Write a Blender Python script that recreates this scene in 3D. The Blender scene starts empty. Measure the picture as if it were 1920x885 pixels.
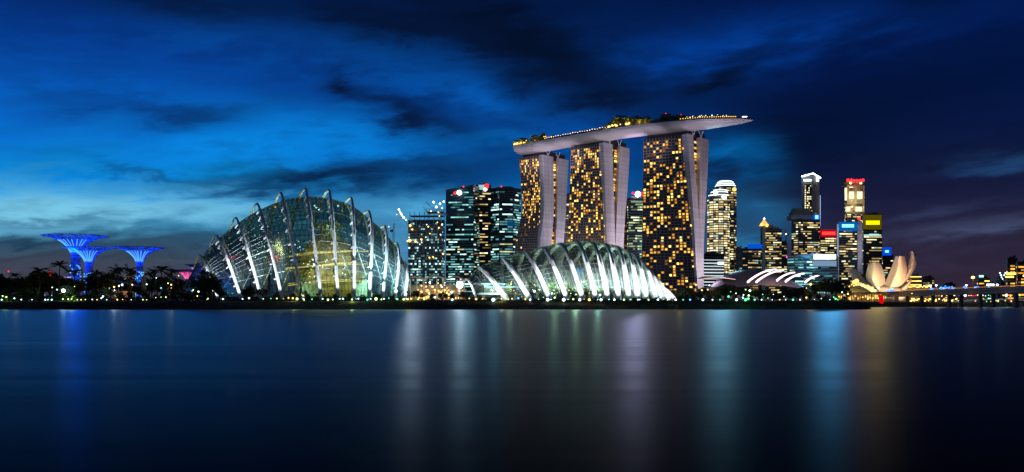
import bpy, math, random
from mathutils import Vector, Matrix
R = math.radians
S = bpy.context.scene
COL = S.collection
rnd = random.Random(7)

# ------------------------------------------------------------------ camera
F = 1700.0          # focal length in pixels of a 1920 px wide frame
CX, HY, CZ = 960.0, 568.0, 3.2
cam_d = bpy.data.cameras.new('camera')
cam = bpy.data.objects.new('camera', cam_d)
COL.objects.link(cam)
cam.location = (0, 0, CZ)
cam.rotation_euler = (R(90), 0, 0)
cam_d.sensor_width = 36
cam_d.lens = 36 * F / 1920
cam_d.shift_y = (HY - 442.5) / 1920
cam_d.clip_start = 0.5
cam_d.clip_end = 40000
S.camera = cam
S.view_settings.view_transform = 'Standard'
S.view_settings.look = 'None'
S.view_settings.exposure = 0.0
S.view_settings.gamma = 1.0
S.render.engine = 'CYCLES'
S.cycles.max_bounces = 8
S.cycles.diffuse_bounces = 2
S.cycles.glossy_bounces = 3
S.cycles.transparent_max_bounces = 24
S.cycles.sample_clamp_indirect = 2.0
S.cycles.sample_clamp_direct = 12.0
S.cycles.caustics_reflective = False
S.cycles.caustics_refractive = False


def W(px, py, D):
    return Vector(((px - CX) / F * D, D, CZ + (HY - py) / F * D))


def WZ(px, D, z):
    return Vector(((px - CX) / F * D, D, z))


def lin(r, g, b):
    def f(c):
        c /= 255.0
        return c / 12.92 if c < 0.04045 else ((c + 0.055) / 1.055) ** 2.4
    return (f(r), f(g), f(b), 1)


# ------------------------------------------------------------------ dusk sky
world = bpy.data.worlds.new('World')
S.world = world
world.use_nodes = True
wt = world.node_tree
wt.nodes.clear()


class E:
    """tiny expression wrapper round math nodes"""
    t = wt

    def __init__(s, sock):
        s.s = sock

    @staticmethod
    def m(op, *a, clamp=False):
        n = E.t.nodes.new('ShaderNodeMath')
        n.operation = op
        n.use_clamp = clamp
        for i, v in enumerate(a):
            if isinstance(v, E):
                E.t.links.new(v.s, n.inputs[i])
            else:
                n.inputs[i].default_value = v
        return E(n.outputs[0])

    def __add__(s, o): return E.m('ADD', s, o)
    def __radd__(s, o): return E.m('ADD', s, o)
    def __sub__(s, o): return E.m('SUBTRACT', s, o)
    def __rsub__(s, o): return E.m('SUBTRACT', o, s)
    def __mul__(s, o): return E.m('MULTIPLY', s, o)
    def __rmul__(s, o): return E.m('MULTIPLY', s, o)
    def __truediv__(s, o): return E.m('DIVIDE', s, o)


def smooth(x, a, b):
    n = E.t.nodes.new('ShaderNodeMapRange')
    n.interpolation_type = 'SMOOTHERSTEP'
    E.t.links.new(x.s, n.inputs[0])
    n.inputs[1].default_value = a
    n.inputs[2].default_value = b
    return E(n.outputs[0])


def ramp(x, stops):
    n = E.t.nodes.new('ShaderNodeValToRGB')
    n.color_ramp.interpolation = 'B_SPLINE'
    el = n.color_ramp.elements
    while len(el) < len(stops):
        el.new(0.5)
    for e, (p, c) in zip(el, stops):
        e.position = p
        e.color = lin(*c)
    E.t.links.new(x.s, n.inputs[0])
    return n.outputs[0]


def mixc(f, a, b):
    n = E.t.nodes.new('ShaderNodeMix')
    n.data_type = 'RGBA'
    n.clamp_factor = True
    if isinstance(f, E):
        E.t.links.new(f.s, n.inputs[0])
    else:
        n.inputs[0].default_value = f
    for i, v in ((6, a), (7, b)):
        if isinstance(v, tuple):
            n.inputs[i].default_value = v
        else:
            E.t.links.new(v, n.inputs[i])
    return n.outputs[2]


def comb(x, y, z):
    n = E.t.nodes.new('ShaderNodeCombineXYZ')
    for i, v in enumerate((x, y, z)):
        if isinstance(v, E):
            E.t.links.new(v.s, n.inputs[i])
        else:
            n.inputs[i].default_value = v
    return n.outputs[0]


def noise(vec, scale, detail=5, rough=0.55, dist=0.0):
    n = E.t.nodes.new('ShaderNodeTexNoise')
    n.noise_dimensions = '3D'
    n.inputs['Scale'].default_value = scale
    n.inputs['Detail'].default_value = detail
    n.inputs['Roughness'].default_value = rough
    n.inputs['Distortion'].default_value = dist
    E.t.links.new(vec, n.inputs['Vector'])
    return E(n.outputs[0])


tc = wt.nodes.new('ShaderNodeTexCoord')
sp = wt.nodes.new('ShaderNodeSeparateXYZ')
wt.links.new(tc.outputs['Generated'], sp.inputs[0])
X, Y, Z = (E(sp.outputs[i]) for i in range(3))
DEG = 57.29578
az = E.m('ARCTAN2', X, Y) * DEG               # degrees right of north
el = E.m('ARCSINE', Z) * DEG                  # degrees above the horizon


def azel(px, py):
    a = math.atan((px - CX) / F)
    e = math.atan((HY - py) / math.hypot(F, px - CX))
    return a * DEG, e * DEG


# cloud field: long soft wisps; stretched sideways, slightly rising to the right
ta = az + el * 1.3
tb = el - az * 0.16
nA = noise(comb(ta * 0.055, tb * 0.17, 0.3), 1.0, 6, 0.58, 0.5)
nB = noise(comb(ta * 0.12, tb * 0.42, 4.7), 1.0, 6, 0.6, 0.3)
nC = noise(comb(ta * 0.26, tb * 1.3, 9.1), 1.0, 4, 0.55, 0.2)
wa = (nA - 0.5) * 9.0 + (nB - 0.5) * 4.0
we = (nB - 0.5) * 3.2 + (nC - 0.5) * 1.6
az2 = az + wa
el2 = el + we


def blob(px, py, wx, wy, deg=0.0, warp=True):
    a0, e0 = azel(px, py)
    A, B = (az2, el2) if warp else (az, el)
    c, s = math.cos(R(deg)), math.sin(R(deg))
    da, de = A - a0, B - e0
    u = (da * c + de * s) / (wx * 0.0317)
    v = (de * c - da * s) / (wy * 0.0317)
    r2 = u * u + v * v
    return E.m('EXPONENT', r2 * -1.0)


t = E.m('DIVIDE', E.m('MAXIMUM', el + (nB - 0.5) * 1.2, 0.0), 40.0)
k = 1 / 40.0
left = ramp(t, [(0, (58, 50, 64)), (1.6 * k, (64, 62, 76)), (3.2 * k, (52, 80, 102)), (4.6 * k, (48, 122, 162)),
                (6.4 * k, (62, 160, 215)), (8.4 * k, (8, 125, 205)), (10.5 * k, (0, 92, 185)), (13 * k, (0, 66, 155)),
                (16 * k, (0, 42, 118)), (19.5 * k, (0, 22, 72)), (26 * k, (0, 10, 38)), (1, (0, 6, 22))])
mid = ramp(t, [(0, (72, 96, 125)), (2 * k, (66, 112, 150)), (4.5 * k, (48, 118, 170)), (6.5 * k, (22, 90, 155)),
               (9 * k, (4, 68, 140)), (12 * k, (0, 55, 130)), (15 * k, (0, 34, 92)), (19 * k, (0, 20, 62)),
               (26 * k, (0, 10, 36)), (1, (0, 6, 20))])
right = ramp(t, [(0, (54, 42, 58)), (3 * k, (42, 36, 58)), (5 * k, (27, 30, 58)), (8 * k, (12, 21, 55)),
                 (12 * k, (4, 22, 66)), (15 * k, (2, 24, 76)), (18 * k, (0, 22, 74)), (21 * k, (0, 14, 50)),
                 (28 * k, (0, 8, 30)), (1, (0, 5, 18))])
sky = mixc(smooth(az, azel(180, 0)[0], azel(980, 0)[0]), left, mid)
sky = mixc(smooth(az, azel(1000, 0)[0], azel(1560, 0)[0]), sky, right)

# brighter gaps between the clouds
tex = smooth(nB + (nC - 0.5) * 0.35, 0.36, 0.62)
texs = tex * 0.5 + 0.5


def lay(col, f):
    global sky
    sky = mixc(f, sky, lin(*col))


lay((0, 135, 225), blob(390, 268, 250, 40, 6) * texs * 1.01)
lay((0, 118, 205), blob(620, 250, 230, 34, -10) * texs * 1.01)
lay((12, 140, 215), blob(470, 335, 260, 30, -6) * texs * 0.61)
lay((112, 188, 222), blob(370, 380, 240, 30, -3) * texs * 1.1)
lay((98, 170, 205), blob(130, 402, 300, 28, 3) * texs * 0.95)
lay((0, 128, 212), blob(120, 300, 330, 52, 0) * texs * 0.9)
lay((62, 158, 215), blob(200, 350, 330, 26, 2) * texs * 0.8)
lay((120, 190, 215), blob(120, 392, 200, 20, 2) * texs * 0.8)
lay((0, 92, 190), blob(60, 220, 260, 80, 0) * texs * 0.68)
lay((85, 170, 215), blob(770, 400, 120, 34, 8) * texs * 1.15)
lay((80, 150, 195), blob(745, 460, 90, 50, 0) * 0.6)
lay((0, 90, 180), blob(930, 180, 190, 40, -14) * texs * 0.81)
lay((0, 105, 185), blob(930, 265, 150, 16, -2) * texs * 1.08)
lay((0, 78, 160), blob(560, 80, 360, 50, -5) * texs * 0.61)
lay((10, 110, 185), blob(1365, 290, 60, 36, -8) * texs * 1.22)
lay((40, 118, 172), blob(1400, 420, 70, 60, 6) * texs * 1.01)
lay((0, 62, 150), blob(1250, 130, 150, 40, 10) * texs * 1.08)
lay((0, 56, 140), blob(1420, 75, 230, 42, 6) * texs * 0.88)
lay((30, 62, 104), blob(1900, 298, 90, 12, 2) * texs * 0.94)
lay((66, 76, 108), blob(1850, 432, 170, 14, 7) * texs * 1.08)
lay((50, 58, 92), blob(1780, 400, 110, 12, 10) * texs * 0.81)
# dark cloud bodies
dk = (1, 14, 42)
lay((0, 12, 38), blob(330, 14, 220, 26, 0) * 0.75)
lay((0, 14, 44), blob(640, 30, 330, 42, -6) * texs * 0.8)
lay((0, 8, 28), blob(1010, 80, 230, 70, -28) * 0.9)
lay((0, 12, 40), blob(1120, 150, 110, 60, -40) * texs * 0.85)
lay((1, 22, 66), blob(250, 200, 130, 26, 4) * texs * 0.6)
lay((1, 26, 72), blob(360, 212, 120, 20, 10) * texs * 0.6)
lay((0, 16, 48), blob(632, 168, 34, 22, -35) * 0.9)
lay((0, 16, 48), blob(735, 205, 95, 34, -22) * texs * 0.95)
lay((0, 22, 62), blob(800, 232, 110, 22, -18) * texs * 0.8)
lay((2, 32, 74), blob(640, 320, 210, 20, 6) * texs * 0.9)
lay((3, 34, 76), blob(520, 350, 150, 15, 3) * texs * 0.8)
lay((3, 38, 84), blob(820, 330, 190, 30, 8) * texs * 0.85)
lay((3, 30, 70), blob(700, 345, 60, 26, -25) * texs * 0.8)
lay((10, 60, 110), blob(255, 318, 130, 9, -6) * texs * 0.6)
lay((18, 72, 110), blob(90, 412, 80, 7, 2) * texs * 0.7)
lay((20, 52, 78), blob(70, 452, 240, 12, 0) * texs * 0.9)
lay((34, 50, 72), blob(330, 462, 160, 11, 3) * texs * 0.8)
lay((38, 42, 60), blob(180, 484, 260, 8, 2) * texs * 0.8)
lay((0, 12, 38), blob(1180, 175, 240, 26, 8) * texs * 0.7)
lay((0, 9, 30), blob(1335, 150, 100, 22, 30) * texs * 0.9)
lay((0, 14, 46), blob(1480, 270, 170, 80, 10) * 0.7)
lay((0, 14, 46), blob(1750, 160, 260, 55, 12) * texs * 0.75)
lay((2, 16, 44), blob(1690, 10, 90, 22, 0) * 0.6)
lay((10, 26, 62), blob(1310, 350, 60, 24, 0) * 0.4)
lay((0, 12, 38), blob(820, 55, 260, 50, -12) * texs * 0.7)
lay((0, 20, 56), blob(600, 325, 260, 16, 4) * texs * 0.6)
lay((120, 195, 225), blob(90, 380, 170, 26, 0) * texs * 0.75)
lay((18, 100, 170), blob(1370, 300, 50, 34, -8) * texs * 0.7)
lay((44, 46, 70), blob(1700, 470, 200, 40, 0) * texs * 0.5)

skyt = wt.nodes.new('ShaderNodeTexSky')
skyt.sky_type = 'NISHITA'
skyt.sun_disc = False
skyt.sun_elevation = R(-4)
skyt.sun_rotation = R(-35)
bgA = wt.nodes.new('ShaderNodeBackground')
bgA.inputs[1].default_value = 0.02
wt.links.new(skyt.outputs[0], bgA.inputs[0])
# fine wisps over everything, then a little more depth of colour
fine = smooth(nC * 0.55 + nB * 0.45, 0.38, 0.62)
dm_ = wt.nodes.new('ShaderNodeVectorMath'); dm_.operation = 'SCALE'
wt.links.new(sky, dm_.inputs[0]); wt.links.new((fine * 0.2 + 0.92).s, dm_.inputs['Scale'])
hs = wt.nodes.new('ShaderNodeHueSaturation'); hs.inputs['Saturation'].default_value = 1.02; hs.inputs['Value'].default_value = 1.0
wt.links.new(dm_.outputs[0], hs.inputs['Color'])
sky = hs.outputs[0]
bgB = wt.nodes.new('ShaderNodeBackground')
bgB.inputs[1].default_value = 1.0
wt.links.new(sky, bgB.inputs[0])
addw = wt.nodes.new('ShaderNodeAddShader')
wt.links.new(bgA.outputs[0], addw.inputs[0])
wt.links.new(bgB.outputs[0], addw.inputs[1])
wo = wt.nodes.new('ShaderNodeOutputWorld')
wt.links.new(addw.outputs[0], wo.inputs[0])
world.cycles.sampling_method = 'MANUAL'
world.cycles.sample_map_resolution = 512

# afterglow: the sun is down, only a trace of directional dusk light is left
sd = bpy.data.lights.new('dusk_sun', 'SUN')
sd.energy = 0.03
sd.angle = R(20)
sd.color = (0.75, 0.72, 1.0)
so = bpy.data.objects.new('dusk_sun', sd)
so.rotation_euler = (R(60), 0, R(35))
COL.objects.link(so)


# ------------------------------------------------------------------ helpers
def nmat(name):
    m = bpy.data.materials.new(name)
    m.use_nodes = True
    b = m.node_tree.nodes['Principled BSDF']
    return m, m.node_tree, b


def pmat(name, col, rough=0.6, metal=0.0, var=0.25, scale=0.4, spec=0.5):
    m, t, b = nmat(name)
    b.inputs['Roughness'].default_value = rough
    b.inputs['Metallic'].default_value = metal
    b.inputs['Specular IOR Level'].default_value = spec
    tcn = t.nodes.new('ShaderNodeTexCoord')
    n = t.nodes.new('ShaderNodeTexNoise')
    n.inputs['Scale'].default_value = scale
    n.inputs['Detail'].default_value = 4
    t.links.new(tcn.outputs['Object'], n.inputs['Vector'])
    mx = t.nodes.new('ShaderNodeMix')
    mx.data_type = 'RGBA'
    mx.inputs[6].default_value = tuple(c * (1 - var) for c in col[:3]) + (1,)
    mx.inputs[7].default_value = tuple(min(1, c * (1 + var)) for c in col[:3]) + (1,)
    t.links.new(n.outputs[0], mx.inputs[0])
    t.links.new(mx.outputs[2], b.inputs['Base Color'])
    return m


def emat(name, col, strength, var=0.0, sample=False):
    m = bpy.data.materials.new(name)
    m.use_nodes = True
    t = m.node_tree
    t.nodes.clear()
    e = t.nodes.new('ShaderNodeEmission')
    e.inputs[0].default_value = (*col[:3], 1)
    e.inputs[1].default_value = strength
    if var:
        g = t.nodes.new('ShaderNodeNewGeometry')
        n = t.nodes.new('ShaderNodeTexNoise')
        n.inputs['Scale'].default_value = 0.16
        n.inputs['Detail'].default_value = 2
        t.links.new(g.outputs['Position'], n.inputs['Vector'])
        mr = t.nodes.new('ShaderNodeMapRange')
        mr.inputs[1].default_value = 0.3
        mr.inputs[2].default_value = 0.7
        mr.inputs[3].default_value = strength * (1 - var)
        mr.inputs[4].default_value = strength * (1 + var)
        t.links.new(n.outputs[0], mr.inputs[0])
        t.links.new(mr.outputs[0], e.inputs[1])
    o = t.nodes.new('ShaderNodeOutputMaterial')
    t.links.new(e.outputs[0], o.inputs[0])
    if not sample:
        m.cycles.emission_sampling = 'NONE'
    return m


class MB:
    def __init__(s):
        s.v, s.f, s.m = [], [], []

    def face(s, pts, m=0):
        i = len(s.v)
        s.v += [tuple(p) for p in pts]
        s.f.append(tuple(range(i, i + len(pts))))
        s.m.append(m)
        return s

    def grid(s, rows, m=0, close=False):
        """rows: list of equal-length point lists -> shared-vertex sheet"""
        i = len(s.v)
        n = len(rows[0])
        for r in rows:
            s.v += [tuple(p) for p in r]
        for a in range(len(rows) - 1):
            for b in range(n if close else n - 1):
                b2 = (b + 1) % n
                s.f.append((i + a * n + b, i + a * n + b2, i + (a + 1) * n + b2, i + (a + 1) * n + b))
                s.m.append(m)
        return s

    def prism(s, poly, z0, z1, m=0, top=None):
        """poly: xy list; top: optional xy list for the upper ring"""
        top = top or poly
        i, n = len(s.v), len(poly)
        s.v += [(p[0], p[1], z0) for p in poly] + [(p[0], p[1], z1) for p in top]
        for a in range(n):
            b = (a + 1) % n
            s.f.append((i + a, i + b, i + n + b, i + n + a))
            s.m.append(m)
        s.f.append(tuple(range(i + n - 1, i - 1, -1)))
        s.f.append(tuple(range(i + n, i + 2 * n)))
        s.m += [m, m]
        return s

    def box(s, c, d, m=0, rz=0.0):
        hx, hy, hz = d[0] / 2, d[1] / 2, d[2] / 2
        cr, sr = math.cos(rz), math.sin(rz)
        poly = [(c[0] + x * cr - y * sr, c[1] + x * sr + y * cr) for x, y in ((-hx, -hy), (hx, -hy), (hx, hy), (-hx, hy))]
        return s.prism(poly, c[2] - hz, c[2] + hz, m)

    def tube(s, path, r, sides=6, m=0, cap=True, flat=None):
        """path of Vectors; r number or list; flat=(side, scale): widen"""
        n = len(path)
        rs = r if isinstance(r, (list, tuple)) else [r] * n
        rings = []
        up = Vector((0, 0, 1))
        for i, p in enumerate(path):
            p = Vector(p)
            d = (Vector(path[min(i + 1, n - 1)]) - Vector(path[max(i - 1, 0)]))
            if d.length < 1e-6:
                d = Vector((0, 0, 1))
            d.normalize()
            ref = up if abs(d.z) < 0.95 else Vector((0, 1, 0))
            if flat is not None:
                ref = flat
            a = d.cross(ref)
            if a.length < 1e-4:
                a = d.orthogonal()
            a.normalize()
            b = a.cross(d)
            rings.append([p + a * (rs[i] * math.cos(2 * math.pi * q / sides)) + b * (rs[i] * math.sin(2 * math.pi * q / sides))
                          for q in range(sides)])
        i0 = len(s.v)
        s.grid(rings, m, close=True)
        if cap:
            s.f.append(tuple(range(i0 + sides - 1, i0 - 1, -1)))
            e = i0 + (n - 1) * sides
            s.f.append(tuple(range(e, e + sides)))
            s.m += [m, m]
        return s

    def ball(s, c, r, seg=8, rings=5, m=0, sq=(1, 1, 1)):
        rows = []
        for a in range(rings + 1):
            th = math.pi * a / rings
            rows.append([(c[0] + sq[0] * r * math.sin(th) * math.cos(2 * math.pi * b / seg),
                          c[1] + sq[1] * r * math.sin(th) * math.sin(2 * math.pi * b / seg),
                          c[2] - sq[2] * r * math.cos(th)) for b in range(seg)])
        return s.grid(rows, m, close=True)

    def build(s, name, mats, parent=None, origin=None, smooth=False):
        me = bpy.data.meshes.new(name)
        v = s.v
        if origin is not None:
            v = [(p[0] - origin[0], p[1] - origin[1], p[2] - origin[2]) for p in v]
        me.from_pydata(v, [], s.f)
        if not isinstance(mats, (list, tuple)):
            mats = [mats]
        for m in mats:
            me.materials.append(m)
        me.polygons.foreach_set('material_index', s.m)
        if smooth:
            me.polygons.foreach_set('use_smooth', [True] * len(s.f))
        me.update()
        o = bpy.data.objects.new(name, me)
        if origin is not None:
            o.location = origin
        COL.objects.link(o)
        if parent is not None:
            put(o, parent)
        return o


def put(o, parent):
    """parent with world transform kept (parents are never rotated or scaled when this is used)"""
    o.parent = parent
    o.location = Vector(o.location) - wloc(parent)


def wloc(o):
    l = Vector((0, 0, 0))
    while o is not None:
        l += Vector(o.location)
        o = o.parent
    return l


def tag(o, label=None, cat=None, group=None, kind=None):
    if label:
        o['label'] = label
    if cat:
        o['category'] = cat
    if group:
        o['group'] = group
    if kind:
        o['kind'] = kind
    return o


def thing(name, loc, label, cat, group=None):
    o = bpy.data.objects.new(name, None)
    o.empty_display_size = 1
    o.location = loc
    COL.objects.link(o)
    return tag(o, label, cat, group)


def kids(o):
    return [c for c in COL.objects if c.parent == o]


TREE_CACHE = {}


def copy_tree(root, loc, rz=0.0, sc=1.0):
    if root.name not in TREE_CACHE:
        TREE_CACHE[root.name] = [(c, kids(c)) for c in kids(root)]
    r = root.copy()
    COL.objects.link(r)
    r.location = loc
    r.rotation_euler = (0, 0, rz)
    r.scale = (sc, sc, sc)
    for c, gs in TREE_CACHE[root.name]:
        d = c.copy()
        COL.objects.link(d)
        d.parent = r
        for g in gs:
            h = g.copy()
            COL.objects.link(h)
            h.parent = d
    return r


def light(kind, loc, power, col, target=None, size=1.0, angle=60, blend=0.6, name='scene_light', parent=None):
    d = bpy.data.lights.new(name, kind)
    d.energy = power
    d.color = col
    if kind == 'SPOT':
        d.spot_size = R(angle)
        d.spot_blend = blend
        d.shadow_soft_size = size
    elif kind == 'POINT':
        d.shadow_soft_size = size
    elif kind == 'AREA':
        d.size = size
    o = bpy.data.objects.new(name, d)
    o.location = loc
    if target is not None:
        o.rotation_euler = (Vector(target) - Vector(loc)).to_track_quat('-Z', 'Y').to_euler()
    COL.objects.link(o)
    if parent is not None:
        put(o, parent)
    return o


ORD = ['first', 'second', 'third', 'fourth', 'fifth', 'sixth', 'seventh', 'eighth', 'ninth', 'tenth', 'eleventh', 'twelfth',
       'thirteenth', 'fourteenth', 'fifteenth', 'sixteenth', 'seventeenth', 'eighteenth', 'nineteenth', 'twentieth']
TENS = {20: 'twenty', 30: 'thirty', 40: 'forty', 50: 'fifty'}


def ordn(i):
    i += 1
    if i <= 20:
        return ORD[i - 1]
    t_, u = i // 10 * 10, i % 10
    return (TENS[t_] + '-' + ORD[u - 1]) if u else TENS[t_][:-1] + 'ieth'


# ------------------------------------------------------------------ materials
def panelled(name, col, pitch=5.5, rough=0.5):
    """cladding panels: dark joints in height, each course a slightly different tone, weather streaks"""
    m, t, b = nmat(name)
    g = t.nodes.new('ShaderNodeNewGeometry')
    s = t.nodes.new('ShaderNodeSeparateXYZ'); t.links.new(g.outputs['Position'], s.inputs[0])
    d = t.nodes.new('ShaderNodeMath'); d.operation = 'DIVIDE'; t.links.new(s.outputs[2], d.inputs[0]); d.inputs[1].default_value = pitch
    fr = t.nodes.new('ShaderNodeMath'); fr.operation = 'FRACT'; t.links.new(d.outputs[0], fr.inputs[0])
    lt_ = t.nodes.new('ShaderNodeMath'); lt_.operation = 'LESS_THAN'; t.links.new(fr.outputs[0], lt_.inputs[0]); lt_.inputs[1].default_value = 0.14
    fl = t.nodes.new('ShaderNodeMath'); fl.operation = 'FLOOR'; t.links.new(d.outputs[0], fl.inputs[0])
    wn = t.nodes.new('ShaderNodeTexWhiteNoise'); wn.noise_dimensions = '1D'; t.links.new(fl.outputs[0], wn.inputs['W'])
    mp_ = t.nodes.new('ShaderNodeMapping'); mp_.inputs['Scale'].default_value = (.35, .35, .02); t.links.new(g.outputs['Position'], mp_.inputs[0])
    n_ = t.nodes.new('ShaderNodeTexNoise'); n_.inputs['Scale'].default_value = 1; n_.inputs['Detail'].default_value = 5; t.links.new(mp_.outputs[0], n_.inputs['Vector'])
    k1 = t.nodes.new('ShaderNodeMapRange'); k1.inputs[1].default_value = .3; k1.inputs[2].default_value = .7; k1.inputs[3].default_value = .72; k1.inputs[4].default_value = 1.1
    t.links.new(n_.outputs[0], k1.inputs[0])
    k2 = t.nodes.new('ShaderNodeMapRange'); k2.inputs[3].default_value = .88; k2.inputs[4].default_value = 1.06; t.links.new(wn.outputs[0], k2.inputs[0])
    k3 = t.nodes.new('ShaderNodeMapRange'); k3.inputs[3].default_value = 1; k3.inputs[4].default_value = .8; t.links.new(lt_.outputs[0], k3.inputs[0])
    m1 = t.nodes.new('ShaderNodeMath'); m1.operation = 'MULTIPLY'; t.links.new(k1.outputs[0], m1.inputs[0]); t.links.new(k2.outputs[0], m1.inputs[1])
    m2 = t.nodes.new('ShaderNodeMath'); m2.operation = 'MULTIPLY'; t.links.new(m1.outputs[0], m2.inputs[0]); t.links.new(k3.outputs[0], m2.inputs[1])
    v = t.nodes.new('ShaderNodeVectorMath'); v.operation = 'SCALE'; v.inputs[0].default_value = col[:3]; t.links.new(m2.outputs[0], v.inputs['Scale'])
    t.links.new(v.outputs[0], b.inputs['Base Color']); b.inputs['Roughness'].default_value = rough
    return m



WHITE = pmat('white_painted_steel', (0.78, 0.78, 0.8), 0.45, var=0.06)
CLAD = panelled('pale_aluminium_cladding', (0.55, 0.52, 0.55))
STEEL = pmat('grey_steel', (0.25, 0.26, 0.28), 0.45, 0.3)
DARK = pmat('dark_metal', (0.03, 0.03, 0.035), 0.5)
CONC = pmat('grey_concrete', (0.28, 0.27, 0.26), 0.8)
CONCD = pmat('weathered_concrete', (0.14, 0.135, 0.13), 0.85)
STONEW = pmat('warm_stone', (0.38, 0.32, 0.26), 0.8)
BRONZE = pmat('dark_bronze_facade', (0.045, 0.036, 0.034), 0.45, 0.2, var=0.3, scale=0.08)
SLAB = pmat('balcony_edge', (0.3, 0.25, 0.27), 0.6)
LEAF = pmat('dark_foliage', (0.05, 0.075, 0.025), 0.7, var=0.5, scale=0.6)
LEAF2 = pmat('olive_foliage', (0.085, 0.095, 0.03), 0.7, var=0.5, scale=0.6)
BARK = pmat('bark', (0.07, 0.05, 0.035), 0.9)
BROWNROOF = pmat('brown_roof', (0.2, 0.12, 0.08), 0.6)
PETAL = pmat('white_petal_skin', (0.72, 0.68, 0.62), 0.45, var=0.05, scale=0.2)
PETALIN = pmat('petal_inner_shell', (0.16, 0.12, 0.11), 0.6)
ROOFMET = pmat('grey_roof_panels', (0.3, 0.27, 0.3), 0.4, 0.3, var=0.12, scale=0.1)
HULL = pmat('pale_hull_cladding', (0.5, 0.47, 0.52), 0.42, var=0.22, scale=0.07)

WARM = [emat('warm_window_%d' % i, c, s, 0.35) for i, (c, s) in enumerate([
    ((1, 0.52, 0.07), 1.35), ((1, 0.45, 0.05), 0.8), ((1, 0.62, 0.13), 2.4), ((0.9, 0.36, 0.08), 0.3), ((1, 0.74, 0.36), 1.1)])]
COOL = [emat('office_window_%d' % i, c, s, 0.45) for i, (c, s) in enumerate([
    ((0.35, 0.88, 0.82), 0.8), ((0.22, 0.7, 0.75), 0.42), ((0.62, 1, 0.92), 1.6), ((0.12, 0.45, 0.52), 0.25), ((0.9, 0.92, 0.5), 0.7)])]
GREENY = [emat('lime_window_%d' % i, c, s, 0.4) for i, (c, s) in enumerate([
    ((0.75, 0.95, 0.45), 0.8), ((0.6, 0.85, 0.45), 0.45), ((0.95, 1, 0.65), 1.3), ((0.4, 0.55, 0.3), 0.25), ((0.9, 0.9, 0.5), 0.9)])]
CREAM = [emat('cream_window_%d' % i, c, s, 0.4) for i, (c, s) in enumerate([
    ((1, 0.78, 0.32), 0.85), ((1, 0.68, 0.24), 0.45), ((1, 0.88, 0.5), 1.5), ((0.6, 0.4, 0.18), 0.25), ((0.6, 0.95, 0.85), 0.7)])]
E_WHITE = emat('white_lamp', (0.85, 1, 1), 6, sample=False)
E_COOL = emat('cool_lamp', (0.55, 0.95, 1), 4)
E_WARM = emat('amber_lamp', (1, 0.55, 0.14), 4)
E_GOLD = emat('gold_lamp', (1, 0.62, 0.12), 2.4)
E_LIME = emat('lime_lamp', (0.65, 1, 0.35), 3)
E_GREEN = emat('green_lamp', (0.1, 1, 0.4), 2.5)
E_RED = emat('red_lamp', (1, 0.02, 0.03), 3)
E_BLUE = emat('blue_lamp', (0.03, 0.25, 1), 2.5)
E_SKYB = emat('sky_blue_lamp', (0.1, 0.5, 1), 2.5)
E_PINK = emat('pink_white_strip', (1, 0.72, 0.78), 2.6)


def glass_building(name, col=(0.012, 0.02, 0.028), band=(0.05, 0.055, 0.06), pitch=4.0, rough=0.12):
    """dark curtain wall: spandrel bands by height, panes by position"""
    m, t, b = nmat(name)
    g = t.nodes.new('ShaderNodeNewGeometry')
    s = t.nodes.new('ShaderNodeSeparateXYZ')
    t.links.new(g.outputs['Position'], s.inputs[0])
    d = t.nodes.new('ShaderNodeMath'); d.operation = 'DIVIDE'
    t.links.new(s.outputs[2], d.inputs[0]); d.inputs[1].default_value = pitch
    fr = t.nodes.new('ShaderNodeMath'); fr.operation = 'FRACT'
    t.links.new(d.outputs[0], fr.inputs[0])
    gt = t.nodes.new('ShaderNodeMath'); gt.operation = 'GREATER_THAN'
    t.links.new(fr.outputs[0], gt.inputs[0]); gt.inputs[1].default_value = 0.66
    n = t.nodes.new('ShaderNodeTexNoise'); n.inputs['Scale'].default_value = 0.09
    t.links.new(g.outputs['Position'], n.inputs['Vector'])
    mx = t.nodes.new('ShaderNodeMix'); mx.data_type = 'RGBA'
    mx.inputs[6].default_value = (*col, 1); mx.inputs[7].default_value = (*band, 1)
    t.links.new(gt.outputs[0], mx.inputs[0])
    m2 = t.nodes.new('ShaderNodeMix'); m2.data_type = 'RGBA'; m2.blend_type = 'MULTIPLY'; m2.inputs[0].default_value = 0.6
    t.links.new(mx.outputs[2], m2.inputs[6]); t.links.new(n.outputs[0], m2.inputs[7])
    t.links.new(m2.outputs[2], b.inputs['Base Color'])
    r = t.nodes.new('ShaderNodeMapRange')
    t.links.new(gt.outputs[0], r.inputs[0]); r.inputs[3].default_value = rough; r.inputs[4].default_value = 0.6
    t.links.new(r.outputs[0], b.inputs['Roughness'])
    return m


G_TEAL = glass_building('teal_curtain_wall', (0.012, 0.03, 0.035), (0.03, 0.05, 0.055))
G_DARK = glass_building('dark_curtain_wall')
G_BLUE = glass_building('blue_curtain_wall', (0.01, 0.025, 0.06), (0.04, 0.06, 0.1))
G_STONE = glass_building('stone_banded_wall', (0.03, 0.03, 0.03), (0.2, 0.17, 0.16), rough=0.3)

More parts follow.
